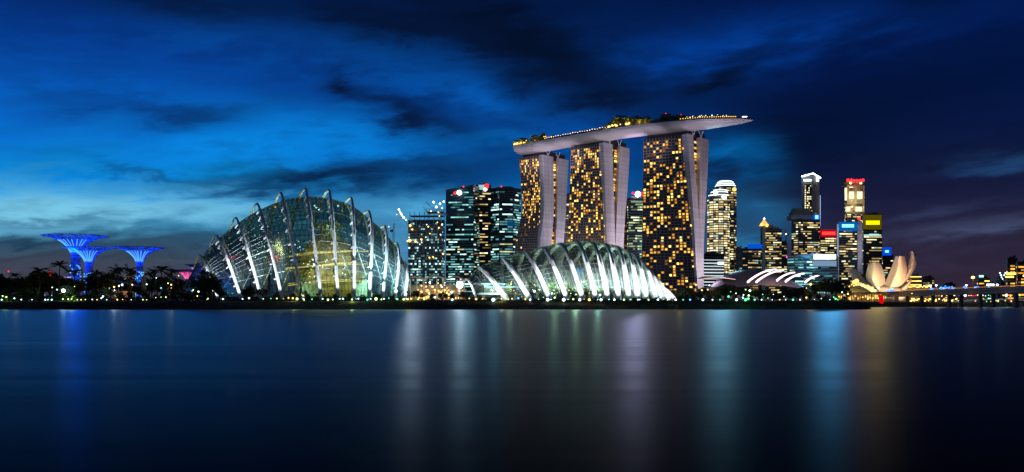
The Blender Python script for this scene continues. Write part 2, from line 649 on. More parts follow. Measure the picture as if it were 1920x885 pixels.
# ------------------------------------------------------------------ ground and water
def ground_mesh():
    mb = MB()
    # shoreline from far left to far right (front edge of the land)
    pts = []
    x = -4200.0
    while x < 168:
        j = rnd.uniform(-1.2, 1.2)
        pts.append((x, 452 + j + 6 * math.sin(x * 0.01)))
        x += 60 if x < -400 else 9
    pts += [(176, 456), (183, 470), (189, 500), (197, 545), (214, 600), (246, 660), (290, 716)]
    x = 300
    while x < 5200:
        pts.append((x, 742 + rnd.uniform(-2, 2)))
        x += 16 if x < 900 else 150
    rows = []
    for off, z in ((-11, -2.0), (-8.5, 0.25), (-4, 2.2), (0, 3.75), (4, 4.0)):
        rows.append([(px_ + (0 if i < 20 else 0), py_ + off, z + (rnd.uniform(-.25, .25) if 0 < z < 4 else 0)) for i, (px_, py_) in enumerate(pts)])
    rows.append([(p[0] * 3.2, 14000, 4.0) for p in pts])
    mb.grid(rows)
    return mb


m, t, b = nmat('park_ground')
b.inputs['Roughness'].default_value = 0.9
g = t.nodes.new('ShaderNodeNewGeometry')
n = t.nodes.new('ShaderNodeTexNoise'); n.inputs['Scale'].default_value = 0.35; n.inputs['Detail'].default_value = 6
t.links.new(g.outputs['Position'], n.inputs['Vector'])
cr = t.nodes.new('ShaderNodeValToRGB')
cr.color_ramp.elements[0].position = 0.35; cr.color_ramp.elements[0].color = (0.02, 0.03, 0.012, 1)
cr.color_ramp.elements[1].position = 0.7; cr.color_ramp.elements[1].color = (0.09, 0.085, 0.06, 1)
t.links.new(n.outputs[0], cr.inputs[0]); t.links.new(cr.outputs[0], b.inputs['Base Color'])
gr = ground_mesh().build('ground', m)
tag(gr, 'dark planted shore bank and park ground behind the water', kind='structure')

m = bpy.data.materials.new('still_bay_water')
m.use_nodes = True
t = m.node_tree
t.nodes.clear()
g = t.nodes.new('ShaderNodeNewGeometry')
mp = t.nodes.new('ShaderNodeMapping')
mp.inputs['Scale'].default_value = (0.010, 0.12, 1)
t.links.new(g.outputs['Position'], mp.inputs[0])
n = t.nodes.new('ShaderNodeTexNoise'); n.inputs['Scale'].default_value = 1.0; n.inputs['Detail'].default_value = 6
n.inputs['Roughness'].default_value = 0.65
t.links.new(mp.outputs[0], n.inputs['Vector'])
mr = t.nodes.new('ShaderNodeMapRange'); mr.inputs[1].default_value = 0.3; mr.inputs[2].default_value = 0.7
mr.inputs[3].default_value = 0.31; mr.inputs[4].default_value = 0.38
t.links.new(n.outputs[0], mr.inputs[0])
gl = t.nodes.new('ShaderNodeBsdfGlossy'); gl.inputs[0].default_value = (0.55, 0.7, 0.84, 1)
t.links.new(mr.outputs[0], gl.inputs['Roughness'])
wv = t.nodes.new('ShaderNodeMix'); wv.data_type = 'RGBA'
wv.inputs[6].default_value = (0.53, 0.74, 0.86, 1); wv.inputs[7].default_value = (0.64, 0.82, 0.91, 1)
mp3 = t.nodes.new('ShaderNodeMapping'); mp3.inputs['Scale'].default_value = (0.035, 0.5, 1)
t.links.new(g.outputs['Position'], mp3.inputs[0])
n3 = t.nodes.new('ShaderNodeTexNoise'); n3.inputs['Scale'].default_value = 1.0; n3.inputs['Detail'].default_value = 5
t.links.new(mp3.outputs[0], n3.inputs['Vector'])
mr3 = t.nodes.new('ShaderNodeMapRange'); mr3.inputs[1].default_value = 0.35; mr3.inputs[2].default_value = 0.65
t.links.new(n3.outputs[0], mr3.inputs[0]); t.links.new(mr3.outputs[0], wv.inputs[0]); t.links.new(wv.outputs[2], gl.inputs[0])
mp2 = t.nodes.new('ShaderNodeMapping'); mp2.inputs['Scale'].default_value = (0.03, 0.3, 1)
t.links.new(g.outputs['Position'], mp2.inputs[0])
n2 = t.nodes.new('ShaderNodeTexNoise'); n2.inputs['Scale'].default_value = 1.0; n2.inputs['Detail'].default_value = 4
t.links.new(mp2.outputs[0], n2.inputs['Vector'])
bp = t.nodes.new('ShaderNodeBump'); bp.inputs['Strength'].default_value = 0.07; bp.inputs['Distance'].default_value = 0.1
t.links.new(n2.outputs[0], bp.inputs['Height']); t.links.new(bp.outputs[0], gl.inputs['Normal'])
df = t.nodes.new('ShaderNodeBsdfDiffuse'); df.inputs[0].default_value = (0.002, 0.006, 0.016, 1)
lw = t.nodes.new('ShaderNodeLayerWeight'); lw.inputs[0].default_value = 0.5
pw_ = t.nodes.new('ShaderNodeMath'); pw_.operation = 'POWER'; pw_.inputs[1].default_value = 15.0
t.links.new(lw.outputs['Facing'], pw_.inputs[0])
mx = t.nodes.new('ShaderNodeMixShader')
t.links.new(pw_.outputs[0], mx.inputs[0]); t.links.new(df.outputs[0], mx.inputs[1]); t.links.new(gl.outputs[0], mx.inputs[2])
o = t.nodes.new('ShaderNodeOutputMaterial'); t.links.new(mx.outputs[0], o.inputs[0])
mb = MB()
xs = [-9000, -1500, -300, 0, 300, 1500, 9000]
ys = [-400, 0, 100, 300, 600, 1200, 3000]
mb.grid([[(x, y, 0) for x in xs] for y in ys])
wa_o = mb.build('water', m)
tag(wa_o, 'calm dark blue bay water with soft light streaks', kind='structure')


# ------------------------------------------------------------------ windows
def add_windows(root, quads, mats, cap=100):
    """quads: (corner list, material index). The 100 largest are parts of their own, the rest one 'stuff' part."""
    def area(q):
        a, b, c = (Vector(q[0][i]) for i in (0, 1, 2))
        return (b - a).cross(c - b).length
    q = list(quads)
    rnd.shuffle(q)
    q.sort(key=area, reverse=True)
    rl = wloc(root)
    for pts, mi in q[:cap]:
        c = sum((Vector(p) for p in pts), Vector()) / 4
        me = bpy.data.meshes.new('window')
        me.from_pydata([tuple(Vector(p) - c) for p in pts], [], [(0, 1, 2, 3)])
        me.materials.append(mats[mi])
        o = bpy.data.objects.new('window', me)
        o.location = c - rl
        o.parent = root
        COL.objects.link(o)
    if len(q) > cap:
        mb = MB()
        for pts, mi in q[cap:]:
            mb.face(pts, mi)
        o = mb.build('windows', mats, root, origin=rl)
        tag(o, kind='stuff')


def wall_windows(a, b, z0, z1, pitch, bay, lit, out=0.2, fh=0.5, run=3, dark_rows=0.1, wsel=(4, 5, 2, 3, 1), margin=0.5, fw=0.86, bands=None):
    """lit panes on the vertical wall a->b (xy), facing right of a->b (outward normal = (dy,-dx))"""
    a, b = Vector((a[0], a[1], 0)), Vector((b[0], b[1], 0))
    d = b - a
    L = d.length
    d.normalize()
    nrm = Vector((d.y, -d.x, 0))
    nb = max(1, int((L - 2 * margin) / bay))
    bw = (L - 2 * margin) / nb
    res = []
    z = z0
    while z + pitch <= z1 + 0.01:
        p = lit * rnd.uniform(0.5, 1.5)
        f = (z - z0) / max(1, z1 - z0)
        if bands:
            for b0, b1, k_ in bands:
                if b0 <= f < b1:
                    p *= k_
        if rnd.random() < dark_rows:
            p *= 0.15
        i = 0
        while i < nb:
            if rnd.random() < p:
                n_ = min(nb - i, rnd.randint(1, run))
                mi = rnd.choices(range(5), wsel)[0]
                s0 = margin + i * bw + bw * (1 - fw) / 2
                s1 = margin + (i + n_) * bw - bw * (1 - fw) / 2
                A, B = a + d * s0 + nrm * out, a + d * s1 + nrm * out
                zz = z + pitch * (1 - fh) / 2
                res.append(([(A.x, A.y, zz), (B.x, B.y, zz), (B.x, B.y, zz + pitch * fh), (A.x, A.y, zz + pitch * fh)], mi))
                i += n_
            else:
                i += 1
        z += pitch
    return res


def foot(pxl, pxm, pxr, D, dl, dr):
    """box footprint with two faces towards the camera: left corner, near corner, right corner, far corner"""
    A = WZ(pxl, D + dl, 0); B = WZ(pxm, D, 0); C = WZ(pxr, D + dr, 0)
    Dd = A + C - B
    return [(A.x, A.y), (B.x, B.y), (C.x, C.y), (Dd.x, Dd.y)]


def zat(py, D):
    return CZ + (HY - py) / F * D


GZ = 4.0


def tower(name, poly, ztop, wallmat, label, cat='skyscraper', mats=COOL, pitch=4.2, bay=5.0, lit=0.4, faces=(0, 1), roof=True,
          z0=12, group=None, parapet=2.5, **kw):
    cx = sum(p[0] for p in poly) / len(poly)
    cy = sum(p[1] for p in poly) / len(poly)
    r = thing(name, (cx, cy, GZ - 0.5), label, cat, group)
    mb = MB().prism(poly, GZ - 0.5, ztop)
    mb.build('wall', wallmat, r, origin=(cx, cy, GZ - 0.5))
    if roof:
        # parapet ring, plant room, stair head
        sc = lambda k: [(cx + (p[0] - cx) * k, cy + (p[1] - cy) * k) for p in poly]
        rb = MB()
        rb.prism(sc(1.004), ztop + .003, ztop + parapet * 0.4)
        rb.prism(sc(0.62), ztop + parapet * 0.4 + .003, ztop + parapet * 1.3)
        rb.prism([(x + 4, y) for x, y in sc(0.25)], ztop + parapet * 1.3 + .003, ztop + parapet * 2)
        rb.build('roof', DARK, r, origin=(cx, cy, ztop))
    q = []
    for i, fi in enumerate(faces):
        a, b = poly[fi], poly[(fi + 1) % len(poly)]
        l_ = lit[i] if isinstance(lit, (list, tuple)) else lit
        q += wall_windows(a, b, z0, ztop - 1.5, pitch, bay, l_, **kw)
    add_windows(r, q, mats)
    return r


def slabbox(r, name, c, d, mat, rz=0.0):
    return MB().box(c, d, 0, rz).build(name, mat, r, origin=c)

# ------------------------------------------------------------------ glass domes
def glassmat(name, tint, refl=0.12, rough=0.08):
    m = bpy.data.materials.new(name)
    m.use_nodes = True
    t = m.node_tree
    t.nodes.clear()
    tr = t.nodes.new('ShaderNodeBsdfTransparent'); tr.inputs[0].default_value = (*tint, 1)
    gl = t.nodes.new('ShaderNodeBsdfGlossy'); gl.inputs[0].default_value = (0.9, 0.95, 1, 1); gl.inputs[1].default_value = rough
    df = t.nodes.new('ShaderNodeBsdfDiffuse'); df.inputs[0].default_value = (0.3, 0.42, 0.42, 1)
    lw = t.nodes.new('ShaderNodeLayerWeight'); lw.inputs[0].default_value = 0.35
    mr = t.nodes.new('ShaderNodeMapRange'); mr.inputs[3].default_value = refl; mr.inputs[4].default_value = 0.6
    mx = t.nodes.new('ShaderNodeMixShader')
    t.links.new(lw.outputs['Fresnel'], mr.inputs[0]); t.links.new(mr.outputs[0], mx.inputs[0])
    t.links.new(tr.outputs[0], mx.inputs[1]); t.links.new(gl.outputs[0], mx.inputs[2])
    m2 = t.nodes.new('ShaderNodeMixShader'); m2.inputs[0].default_value = 0.015
    t.links.new(mx.outputs[0], m2.inputs[1]); t.links.new(df.outputs[0], m2.inputs[2])
    o = t.nodes.new('ShaderNodeOutputMaterial')
    t.links.new(m2.outputs[0], o.inputs[0])
    return m


GLASS_A = glassmat('smoky_dome_glass', (0.56, 0.66, 0.6), 0.025)
GLASS_B = glassmat('green_dome_glass', (0.55, 0.68, 0.6), 0.08)
MULL = pmat('mullion_steel', (0.035, 0.042, 0.042), 0.5, 0.3)
MULLB = pmat('pale_mullion_steel', (0.05, 0.062, 0.056), 0.5, 0.2)


class Arch:
    """one arch: front foot, apex, back foot (world points); front leg leans in a straight-ish line, top rolls over"""
    def __init__(s, Fp, Ap, Kp, w=0.65, bulge=0.0):
        s.F, s.A, s.K, s.w, s.bulge = Vector(Fp), Vector(Ap), Vector(Kp), w, bulge

    def at(s, th):
        h = math.sin(th)
        c = abs(math.cos(th))
        w = s.w if th <= math.pi / 2 else s.w * 0.35
        g_ = w * h + (1 - w) * (1 - c)
        base = s.F if th <= math.pi / 2 else s.K
        x = base.x + (s.A.x - base.x) * g_ + (s.bulge * max(0, math.sin(2 * th)) if th <= math.pi / 2 else 0)
        y = base.y + (s.A.y - base.y) * ((1 - c) * 0.75 + 0.25 * h)
        z = base.z + (s.A.z - base.z) * h
        return Vector((x, y, z))


def catmull(vals, t):
    n = len(vals)
    i = min(int(t), n - 2)
    u = t - i
    p0, p1, p2, p3 = vals[max(i - 1, 0)], vals[i], vals[i + 1], vals[min(i + 2, n - 1)]
    return 0.5 * ((2 * p1) + (-p0 + p2) * u + (2 * p0 - 5 * p1 + 4 * p2 - p3) * u * u + (-p0 + 3 * p1 - 3 * p2 + p3) * u ** 3)


def make_dome(name, label, ribs, ends, DF, DK, zb, glass, mull, w, ribw, gap, nsub, nth, strut_th, mw=0.14, groups=None):
    """ribs: (foot px, apex px, apex py, back-foot offset px, squeeze 0..1)"""
    DM = (DF + DK) / 2
    cxw = sum(W(r[0], 0, DF).x for r in ribs) / len(ribs)
    root = thing(name, (cxw, DM, zb), label, 'greenhouse')

    def arch(rr):
        f, ax, ay, dk, sq = rr[:5]
        bg_ = rr[5] * DM / F if len(rr) > 5 else 0.0
        d0, d1 = DM - (DM - DF) * sq, DM + (DK - DM) * sq
        return Arch(WZ(f, d0, zb), W(ax, ay, DM), WZ(ax - dk, d1, zb), w, bg_)

    def garch(rr):
        a = arch(rr)
        n_ = Arch(a.F + Vector((0, gap * 0.5, 0)), a.A - Vector((0, 0, ((a.A.z - zb) * 0.045 + gap * 0.55) if gap > 3 else -0.55)), a.K - Vector((0, gap * 0.5, 0)), w, a.bulge)
        return n_
    allr = [ends[0]] + ribs + [ends[1]]
    ga = [garch(r) for r in allr]
    NU = (len(allr) - 1) * nsub
    surf = []
    for iu in range(NU + 1):
        u = iu / nsub
        a = Arch(catmull([g_.F for g_ in ga], u), catmull([g_.A for g_ in ga], u), catmull([g_.K for g_ in ga], u), w, catmull([g_.bulge for g_ in ga], u))
        surf.append([a.at(math.pi * j / nth) for j in range(nth + 1)])
    mb = MB().grid(surf)
    go_ = mb.build('glass_skin', glass, root, origin=root.location, smooth=True)
    mb = MB()
    for iu in range(0, NU + 1):
        mb.tube(surf[iu], mw if iu % 2 else mw * 1.3, 4, cap=False)
    for j in range(0, nth + 1):
        mb.tube([surf[iu][j] for iu in range(NU + 1)], mw, 4, cap=False)
    o = mb.build('glazing_bars', mull, root, origin=root.location)
    # end walls low plinth
    mb = MB()
    line = [surf[iu][0] for iu in range(NU + 1)]
    mb.grid([[p + Vector((0, -0.3, -1.2)) for p in line], [p + Vector((0, -0.3, 1.0)) for p in line], [p + Vector((0, 0.6, 1.05)) for p in line]])
    mb.build('plinth', CONCD, root, origin=root.location)
    arches = []
    tf = 0.62 if gap > 3 else 0.8
    for i, rr in enumerate(ribs):
        a = arch(rr)
        gi = ga[i + 1]
        n_ = 44
        path = [a.at(math.pi * q / n_) for q in range(n_ + 1)]
        # smooth the roll-over
        for _ in range(4):
            path = [path[0]] + [(path[q - 1] + path[q] * 2 + path[q + 1]) / 4 for q in range(1, n_)] + [path[-1]]
        rad = [ribw * (tf + (1 - tf) * abs(1 - 2 * q / n_)) for q in range(n_ + 1)]
        rb = MB().tube(path, rad, 6).build('rib', WHITE, root, origin=a.F, smooth=False)
        for th in strut_th:
            pa = a.at(th)
            pb = gi.at(th + 0.03)
            mid_ = pa.lerp(pb, 0.5)
            side = (gi.at(th) - pa)
            tgt = pb.lerp(pa, .35) + Vector((-2.0, -0.1, -0.7)) * (1.0 if gap > 3 else 0.8)
            st = MB()
            st.tube([pa, tgt], [0.8, 0.3] if gap > 3 else [.5, .2], 4)
            st.tube([tgt, pb + Vector((-.4, .3, 0))], 0.14, 4)
            st.tube([a.at(th + 0.035), tgt], [0.2, 0.15], 4)
            if pa.z > zb + 3:
                st.build('strut', WHITE, rb, origin=pa)
        arches.append((a, rb))
    return root, arches, ga, surf


# tall shell dome on the left: foot px, apex px, apex py, back foot offset, depth squeeze
ribsA = [(410, 374, 478, 14, .55), (452, 405, 441, 20, .72), (490, 442, 408, 24, .84), (529, 482, 381, 28, .93), (566, 527, 361, 32, 1),
         (602, 573, 353, 38, 1, 1), (634, 617, 356, 42, 1, 3), (664, 658, 370, 44, .95, 6), (692, 690, 395, 44, .88, 9), (717, 720, 423, 40, .8, 9),
         (740, 742, 455, 32, .68, 9), (759, 756, 491, 22, .5, 7)]
domeA, archA, gaA, surfA = make_dome(
    'glass_dome', 'tall shell-shaped glass dome with looping white steel arches', ribsA,
    ((386, 344, 540, 10, .3), (770, 767, 545, 6, .25)), 466, 536, 5.5, GLASS_A, MULL, 0.62, 0.95, 4.0, 5, 44,
    [0.2, 0.36, 0.52, 0.68, 0.84, 1.0, 1.16], 0.11)
# low shell dome on the right
ribsB = [(951, 898, 502, -8, .5), (994, 941, 486, 0, .66), (1031, 984, 474, 18, .78), (1063, 1017, 465, 32, .88), (1093, 1050, 458, 44, .96),
         (1118, 1081, 455, 50, 1), (1140, 1109, 455, 50, 1), (1161, 1133, 458, 48, .98), (1180, 1155, 463, 44, .94), (1197, 1173, 470, 40, .88),
         (1213, 1188, 480, 36, .8), (1230, 1202, 492, 30, .7), (1242, 1212, 505, 24, .6), (1254, 1223, 519, 16, .48), (1265, 1236, 538, 8, .36)]
domeB, archB, gaB, surfB = make_dome(
    'glass_dome', 'low leaf-shaped glass dome with close white slanting ribs', ribsB,
    ((905, 878, 524, -14, .3), (1268, 1250, 556, 2, .2)), 500, 590, 4.8, GLASS_B, MULLB, 0.8, 1.5, 1.6, 4, 30,
    [0.75, 0.9, 1.05, 1.2, 1.35], 0.09)

# inner ring beams and tie rods of the tall dome
for j in (4, 8, 14):
    path = [surfA[iu][j] + Vector((0, 1.6, 0)) for iu in range(6, len(surfA) - 3)]
    MB().tube(path, 0.22, 5).build('ring_beam', WHITE, domeA, origin=path[0])
for i in range(6, 11):
    a, b = gaA[i + 1], gaA[i + 2]
    p, q = a.at(0.62), b.at(0.12)
    MB().tube([p + Vector((0, .8, 0)), q + Vector((0, .8, 0))], 0.22, 5).build('tie_rod', WHITE, domeA, origin=p)
for i in range(1, 6):
    a, b = gaA[i + 1], gaA[i]
    p, q = a.at(0.42), b.at(0.1)
    MB().tube([p + Vector((0, .8, 0)), q + Vector((0, .8, 0))], 0.2, 5).build('tie_rod', WHITE, domeA, origin=p)

# floodlights in front of each arch foot; they light the white steel from below
def floodlight(px, D, z, tgt, power, col, label, group, angle=50, size=0.5, lens=E_COOL, aim2=None):
    p = WZ(px, D, z)
    r = thing('floodlight', p, label, 'floodlight', group)
    mb = MB().box((0, 0, -0.1), (1.1, 0.8, 0.5)).tube([Vector((0, 0, -z + GZ - 0.4)), Vector((0, 0, -0.3))], 0.12, 6)
    o = mb.build('housing', DARK); o.parent = r
    o = MB().ball((0, -0.1, 0.35), 0.42, 8, 5, sq=(1, 1, .6)).build('lens', lens); o.parent = r
    l = light('SPOT', p + Vector((0, 0, 0.9)), power, col, tgt, size, angle, 0.9)
    put(l, r)
    if aim2:
        l = light('SPOT', p + Vector((0, 0, 0.9)), aim2[1], col, aim2[0], size, aim2[2], 1)
        put(l, r)
    return r


for i, (a, rb) in enumerate(archA):
    rr = ribsA[i]
    hgt = a.A.z
    sq = rr[4]
    D0 = a.F.y - 7.5
    tgt = a.at(0.45)
    floodlight(rr[0] + 3, D0, 4.9, tgt, 60000 * (0.4 + 0.6 * sq) * (1.0 if i < 5 else 1.3), (0.82, 0.95, 1.0) if i < 8 else (0.6, 0.88, 1.0),
               '%s floodlight from the left along the foot of the tall glass dome' % ordn(i), 'floodlights along the tall dome', 62, aim2=(a.at(1.2), 800000 * (.2 + .8 * sq), 36))
for i, (a, rb) in enumerate(archB):
    rr = ribsB[i]
    D0 = a.F.y - 9
    floodlight(rr[0] + 2, D0, 4.7, a.at(0.7), 60000 * (0.4 + 0.6 * rr[4]), (0.9, 0.97, 1.0),
               '%s floodlight from the left along the foot of the low glass dome' % ordn(i), 'floodlights along the low dome', 66, aim2=(a.at(1.3), 1500000 * (.25 + .75 * rr[4]), 38))

# --- inside the tall dome: planted mountain with lit walkways
def leafmass(mb, c, rx, ry, rz_, n, size=0.9, m=0, up=0.3):
    for _ in range(n):
        while True:
            v = Vector((rnd.uniform(-1, 1), rnd.uniform(-1, 1), rnd.uniform(-1, 1)))
            if 0.35 < v.length < 1:
                break
        p = Vector((c[0] + v.x * rx, c[1] + v.y * ry, c[2] + v.z * rz_))
        s_ = size * rnd.uniform(0.5, 1.3)
        a = Vector((rnd.gauss(0, 1), rnd.gauss(0, 1), rnd.gauss(0, 1))).normalized()
        b = a.cross(Vector((rnd.gauss(0, 1), rnd.gauss(0, 1), rnd.gauss(0, 1)))).normalized()
        mb.face([p - a * s_, p - b * s_ * .5, p + a * s_, p + b * s_ * .5], m)


mc = WZ(618, 508, 5.5)
mount = thing('planted_mountain', mc, 'dark planted mountain standing inside the tall glass dome', 'artificial mountain')
rows = []
for a in range(13):
    f = a / 12
    rr_ = []
    for b in range(28):
        th = 2 * math.pi * b / 28
        rad = (17.5 * (1 - f ** 2.2) + 2) * (1 + 0.16 * math.sin(3 * th + f * 5) + 0.1 * math.sin(7 * th - f * 9) + rnd.uniform(-.05, .05))
        rr_.append((mc.x + rad * math.cos(th) * 1.05, mc.y + rad * math.sin(th) * 0.7, 5 + 39 * f))
    rows.append(rr_)
MB().grid(rows, close=True).build('rock', pmat('planted_rock', (0.12, 0.11, 0.05), 0.9, var=0.6, scale=0.25), mount, origin=mc)
mb = MB()
for a in range(3, 13):
    for b in range(0, 28):
        p = rows[a][b]
        leafmass(mb, p, 2.2, 2.2, 1.8, 12, 0.9)
leafmass(mb, (mc.x, mc.y, 46), 8, 7, 3.5, 250, 1.0)
o = mb.build('planting', LEAF2, mount, origin=mc)
for k_, (z_, r_, wdt) in enumerate([(31, 21, 1.0), (24, 23, .8), (15, 22, .9)]):
    pts = [Vector((mc.x + r_ * 1.05 * math.cos(th), mc.y + r_ * 0.75 * math.sin(th), z_ + 1.5 * math.cos(th))) for th in
           [math.pi * (1.02 + 0.96 * q / 40) for q in range(41)]]
    MB().tube(pts, 0.55, 4).build('walkway', STEEL, mount, origin=mc)
    MB().tube([p + Vector((0, 0, -.75)) for p in pts], 0.2, 4).build('light_strip', emat('walkway_strip_%d' % k_, (1, 0.72, 0.12), 1.3 * wdt), mount, origin=mc)
for px_, z_, D_, pw, c_ in [(640, 26, 486, 9000, (1, .8, .15)), (600, 20, 486, 5000, (1, .85, .4)), (585, 34, 487, 3500, (1, .75, .2)),
                          (660, 14, 484, 6000, (.9, .9, .3)), (560, 9, 488, 3500, (.5, 1, .9)), (520, 18, 495, 4000, (1, .75, .15)),
                          (470, 9, 498, 3500, (.9, .8, .3)), (690, 12, 500, 9000, (.35, .85, 1)), (725, 10, 502, 9000, (.3, .75, 1)),
                          (625, 45, 500, 2500, (.5, .9, 1))]:
    q_ = WZ(px_, D_, z_)
    l = light('SPOT', q_, pw * (3 if px_ < 680 else 5), c_, (q_.x + (mc.x - q_.x) * .3, q_.y + 30, z_ + 6), 1.0, 165, .4)
    put(l, mount)

# strings of small bulbs inside the tall dome
def bulb_cluster(name, label, pts, mats, cat='light string', r=0.28, cap=95):
    c = sum(pts, Vector()) / len(pts)
    root = thing(name, c, label, cat)
    MB().tube(sorted(pts, key=lambda p: p.x), 0.05, 3).build('cable', DARK, root, origin=c)
    base = {}
    for i, p in enumerate(pts[:cap]):
        mt = rnd.choice(mats)
        if mt.name not in base:
            o = MB().ball((0, 0, 0), r, 6, 4).build('bulb', mt)
            base[mt.name] = o
        else:
            o = base[mt.name].copy()
            COL.objects.link(o)
        k_ = rnd.uniform(0.6, 1.3)
        o.scale = (k_, k_, k_)
        o.parent = root
        o.location = p - c
    return root


pts = []
for _ in range(95):
    px_ = rnd.uniform(450, 580); py_ = 456 + (px_ - 500) * 0.15 + rnd.gauss(0, 15) + (500 - px_) * .35 * (px_ < 480)
    pts.append(W(min(max(px_, 440), 590), py_ + 6, 500 + rnd.uniform(-8, 8)))
bulb_cluster('light_string', 'scattered tiny white and blue bulbs glittering inside the tall dome, left part', pts, [E_COOL, E_COOL, E_SKYB, E_LIME], r=.2)
pts = [W(rnd.choice([437, 514]) + rnd.gauss(0, 8), 483 + rnd.gauss(0, 4), 492) for _ in range(26)]
bulb_cluster('light_string', 'red bulbs glowing in two patches inside the tall glass dome', pts, [E_RED])
pts = [W(rnd.choice([582, 588, 604, 644, 640]) + rnd.gauss(0, 4), rnd.choice([493, 500, 516, 497]) + rnd.gauss(0, 4), 484) for _ in range(30)]
bulb_cluster('light_string', 'warm white bulbs on the planted mountain inside the tall dome', pts, [E_WARM, E_LIME, E_WHITE])
for k_, (px_, py_) in enumerate([(516, 388), (593, 389), (598, 393), (590, 386), (634, 386)]):
    p = W(px_, py_, 505)
    r = thing('hanging_lamp', p, '%s bright lamp from the left hanging under the tall dome roof' % ordn(k_), 'lamp', 'lamps under the tall dome roof')
    o = MB().tube([Vector((0, 0, 0.3)), Vector((0, 0, 3))], .08, 4).build('cable', DARK); o.parent = r
    o = MB().ball((0, 0, 0), .5, 8, 5).build('bulb', E_COOL if k_ else E_WARM); o.parent = r

# ------------------------------------------------------------------ hotel towers
def hotel(name, label, pA, pB, pC, ztop, s0, s1, s2, s3, sA, lit_rows, ncol, nrow, seed, gapcols=2):
    """pA,pB,pC = (px, D) of facade left edge, near corner, rear corner. s0..s3(z): front and rear leg limits along B->C
    (fractions), as [(z, value)...]; sA: the same for the far edge of the facade."""
    rr_ = random.Random(seed)
    A, B, C = WZ(*pA, 0), WZ(*pB, 0), WZ(*pC, 0)
    AB, BC = A - B, C - B

    def itp(tab, z):
        if z <= tab[0][0]:
            return tab[0][1]
        for (za, va), (zb, vb) in zip(tab, tab[1:]):
            if z <= zb:
                k_ = (z - za) / (zb - za)
                k_ = k_ * k_ * (3 - 2 * k_) * 0.5 + k_ * 0.5
                return va + (vb - va) * k_
        return tab[-1][1]

    def P(u, s, z):
        q = B + AB * u + BC * s
        return Vector((q.x, q.y, z))
    root = thing(name, P(.5, .5, GZ - .5), label, 'hotel tower')
    o0 = root.location.copy()
    zs = [GZ - .5 + (ztop - GZ + .5) * i / 30 for i in range(31)]

    def fs(u, z):
        return itp(s0, z) * (1 - u) + itp(sA, z) * u
    # facade: glass sheet behind projecting floor edges
    nrmF = Vector((AB.y, -AB.x, 0)).normalized()
    if nrmF.y > 0:
        nrmF = -nrmF
    mb = MB()
    mb.grid([[P(u / 8, fs(u / 8, z), z) for u in range(9)] for z in zs])
    mb.grid([[P(1, fs(1, z), z) for z in zs], [P(1, fs(1, z) + 0.3, z) for z in zs]])
    mb.grid([[P(u / 8, fs(u / 8, ztop), ztop) for u in range(9)], [P(u / 8, 1.0, ztop) for u in range(9)]])
    mb.build('facade', BRONZE, root, origin=o0)
    mb = MB()
    z = GZ + 6
    ph = (ztop - 4 - z) / nrow
    zr = []
    for i in range(nrow + 1):
        zz = z + ph * i
        rows_ = []
        for dz, dn in ((-.28, .05), (-.28, 1.0), (.28, 1.0), (.28, .05)):
            rows_.append([P(u / 6, fs(u / 6, zz), zz + dz) + nrmF * dn for u in range(7)])
        mb.grid(rows_)
        zr.append(zz)
    mb.build('floor_edges', SLAB, root, origin=o0)
    mb = MB()
    for j in range(ncol + 1):
        u = j / ncol
        mb.tube([P(u, fs(u, zz), zz) + nrmF * .3 for zz in zs[1:]], .22, 4)
    mb.build('mullions', SLAB, root, origin=o0)
    # legs: end caps
    for (a_, b_, nm) in ((s0, s1, 'front'), (s2, s3, 'rear')):
        mb = MB()
        ring = []
        for z in zs:
            a0, b0 = itp(a_, z), itp(b_, z)
            e = Vector((-AB.x, -AB.y, 0)).normalized()
            ring.append([P(0, a0, z) + e * 1.5 + nrmF * 1.3, P(0, b0, z) + e * 1.5, P(.12, b0, z), P(.12, a0, z) + nrmF * .2 - Vector((0, 0, 0))])
        mb.grid(ring, close=True)
        mb.face(ring[-1])
        mb.build('end_wall', CLAD, root, origin=o0)
    # glazed atrium between the legs, recessed
    mb = MB()
    rows_ = []
    for z in zs:
        a0, b0 = itp(s1, z), itp(s2, z)
        rows_.append([P(.06, a0, z), P(.06, max(a0, b0), z)])
    mb.grid(rows_)
    rows_ = [[P(.13, itp(s3, z), z), P(1, itp(s3, z) * .9, z)] for z in zs]
    mb.grid(rows_)
    mb.build('atrium_glazing', G_DARK, root, origin=o0)
    # lit rooms
    q = []
    for r_ in range(nrow):
        f = r_ / nrow
        dens = 0
        for (f0, d0), (f1, d1) in zip(lit_rows, lit_rows[1:]):
            if f0 <= f <= f1:
                dens = d0 + (d1 - d0) * (f - f0) / (f1 - f0)
        j = 0
        while j < ncol:
            # blotchy clusters
            nz = math.sin(j * 0.9 + seed) * math.cos(r_ * 0.55 + seed * 2) + 0.6 * math.sin(r_ * 1.1 + j * 1.7 + seed)
            if rr_.random() < dens * (0.75 + 0.5 * nz):
                u0, u1 = (j + rr_.uniform(.14, .2)) / ncol, (j + rr_.uniform(.74, .84)) / ncol
                za, zb = zr[r_] + ph * .16, zr[r_] + ph * rr_.uniform(.76, .9)
                f_ = lambda u, z: P(u, fs(u, z), z) + nrmF * .35
                q.append(([f_(u1, za), f_(u0, za), f_(u0, zb), f_(u1, zb)], rr_.choices(range(5), (6, 5, 4, 4, 1))[0]))
            elif rr_.random() < .07:
                f_ = lambda u, z: P(u, fs(u, z), z) + nrmF * .35
                u0, u1 = (j + .25) / ncol, (j + .7) / ncol
                za, zb = zr[r_] + ph * .2, zr[r_] + ph * .7
                q.append(([f_(u1, za), f_(u0, za), f_(u0, zb), f_(u1, zb)], 3))
            j += 1
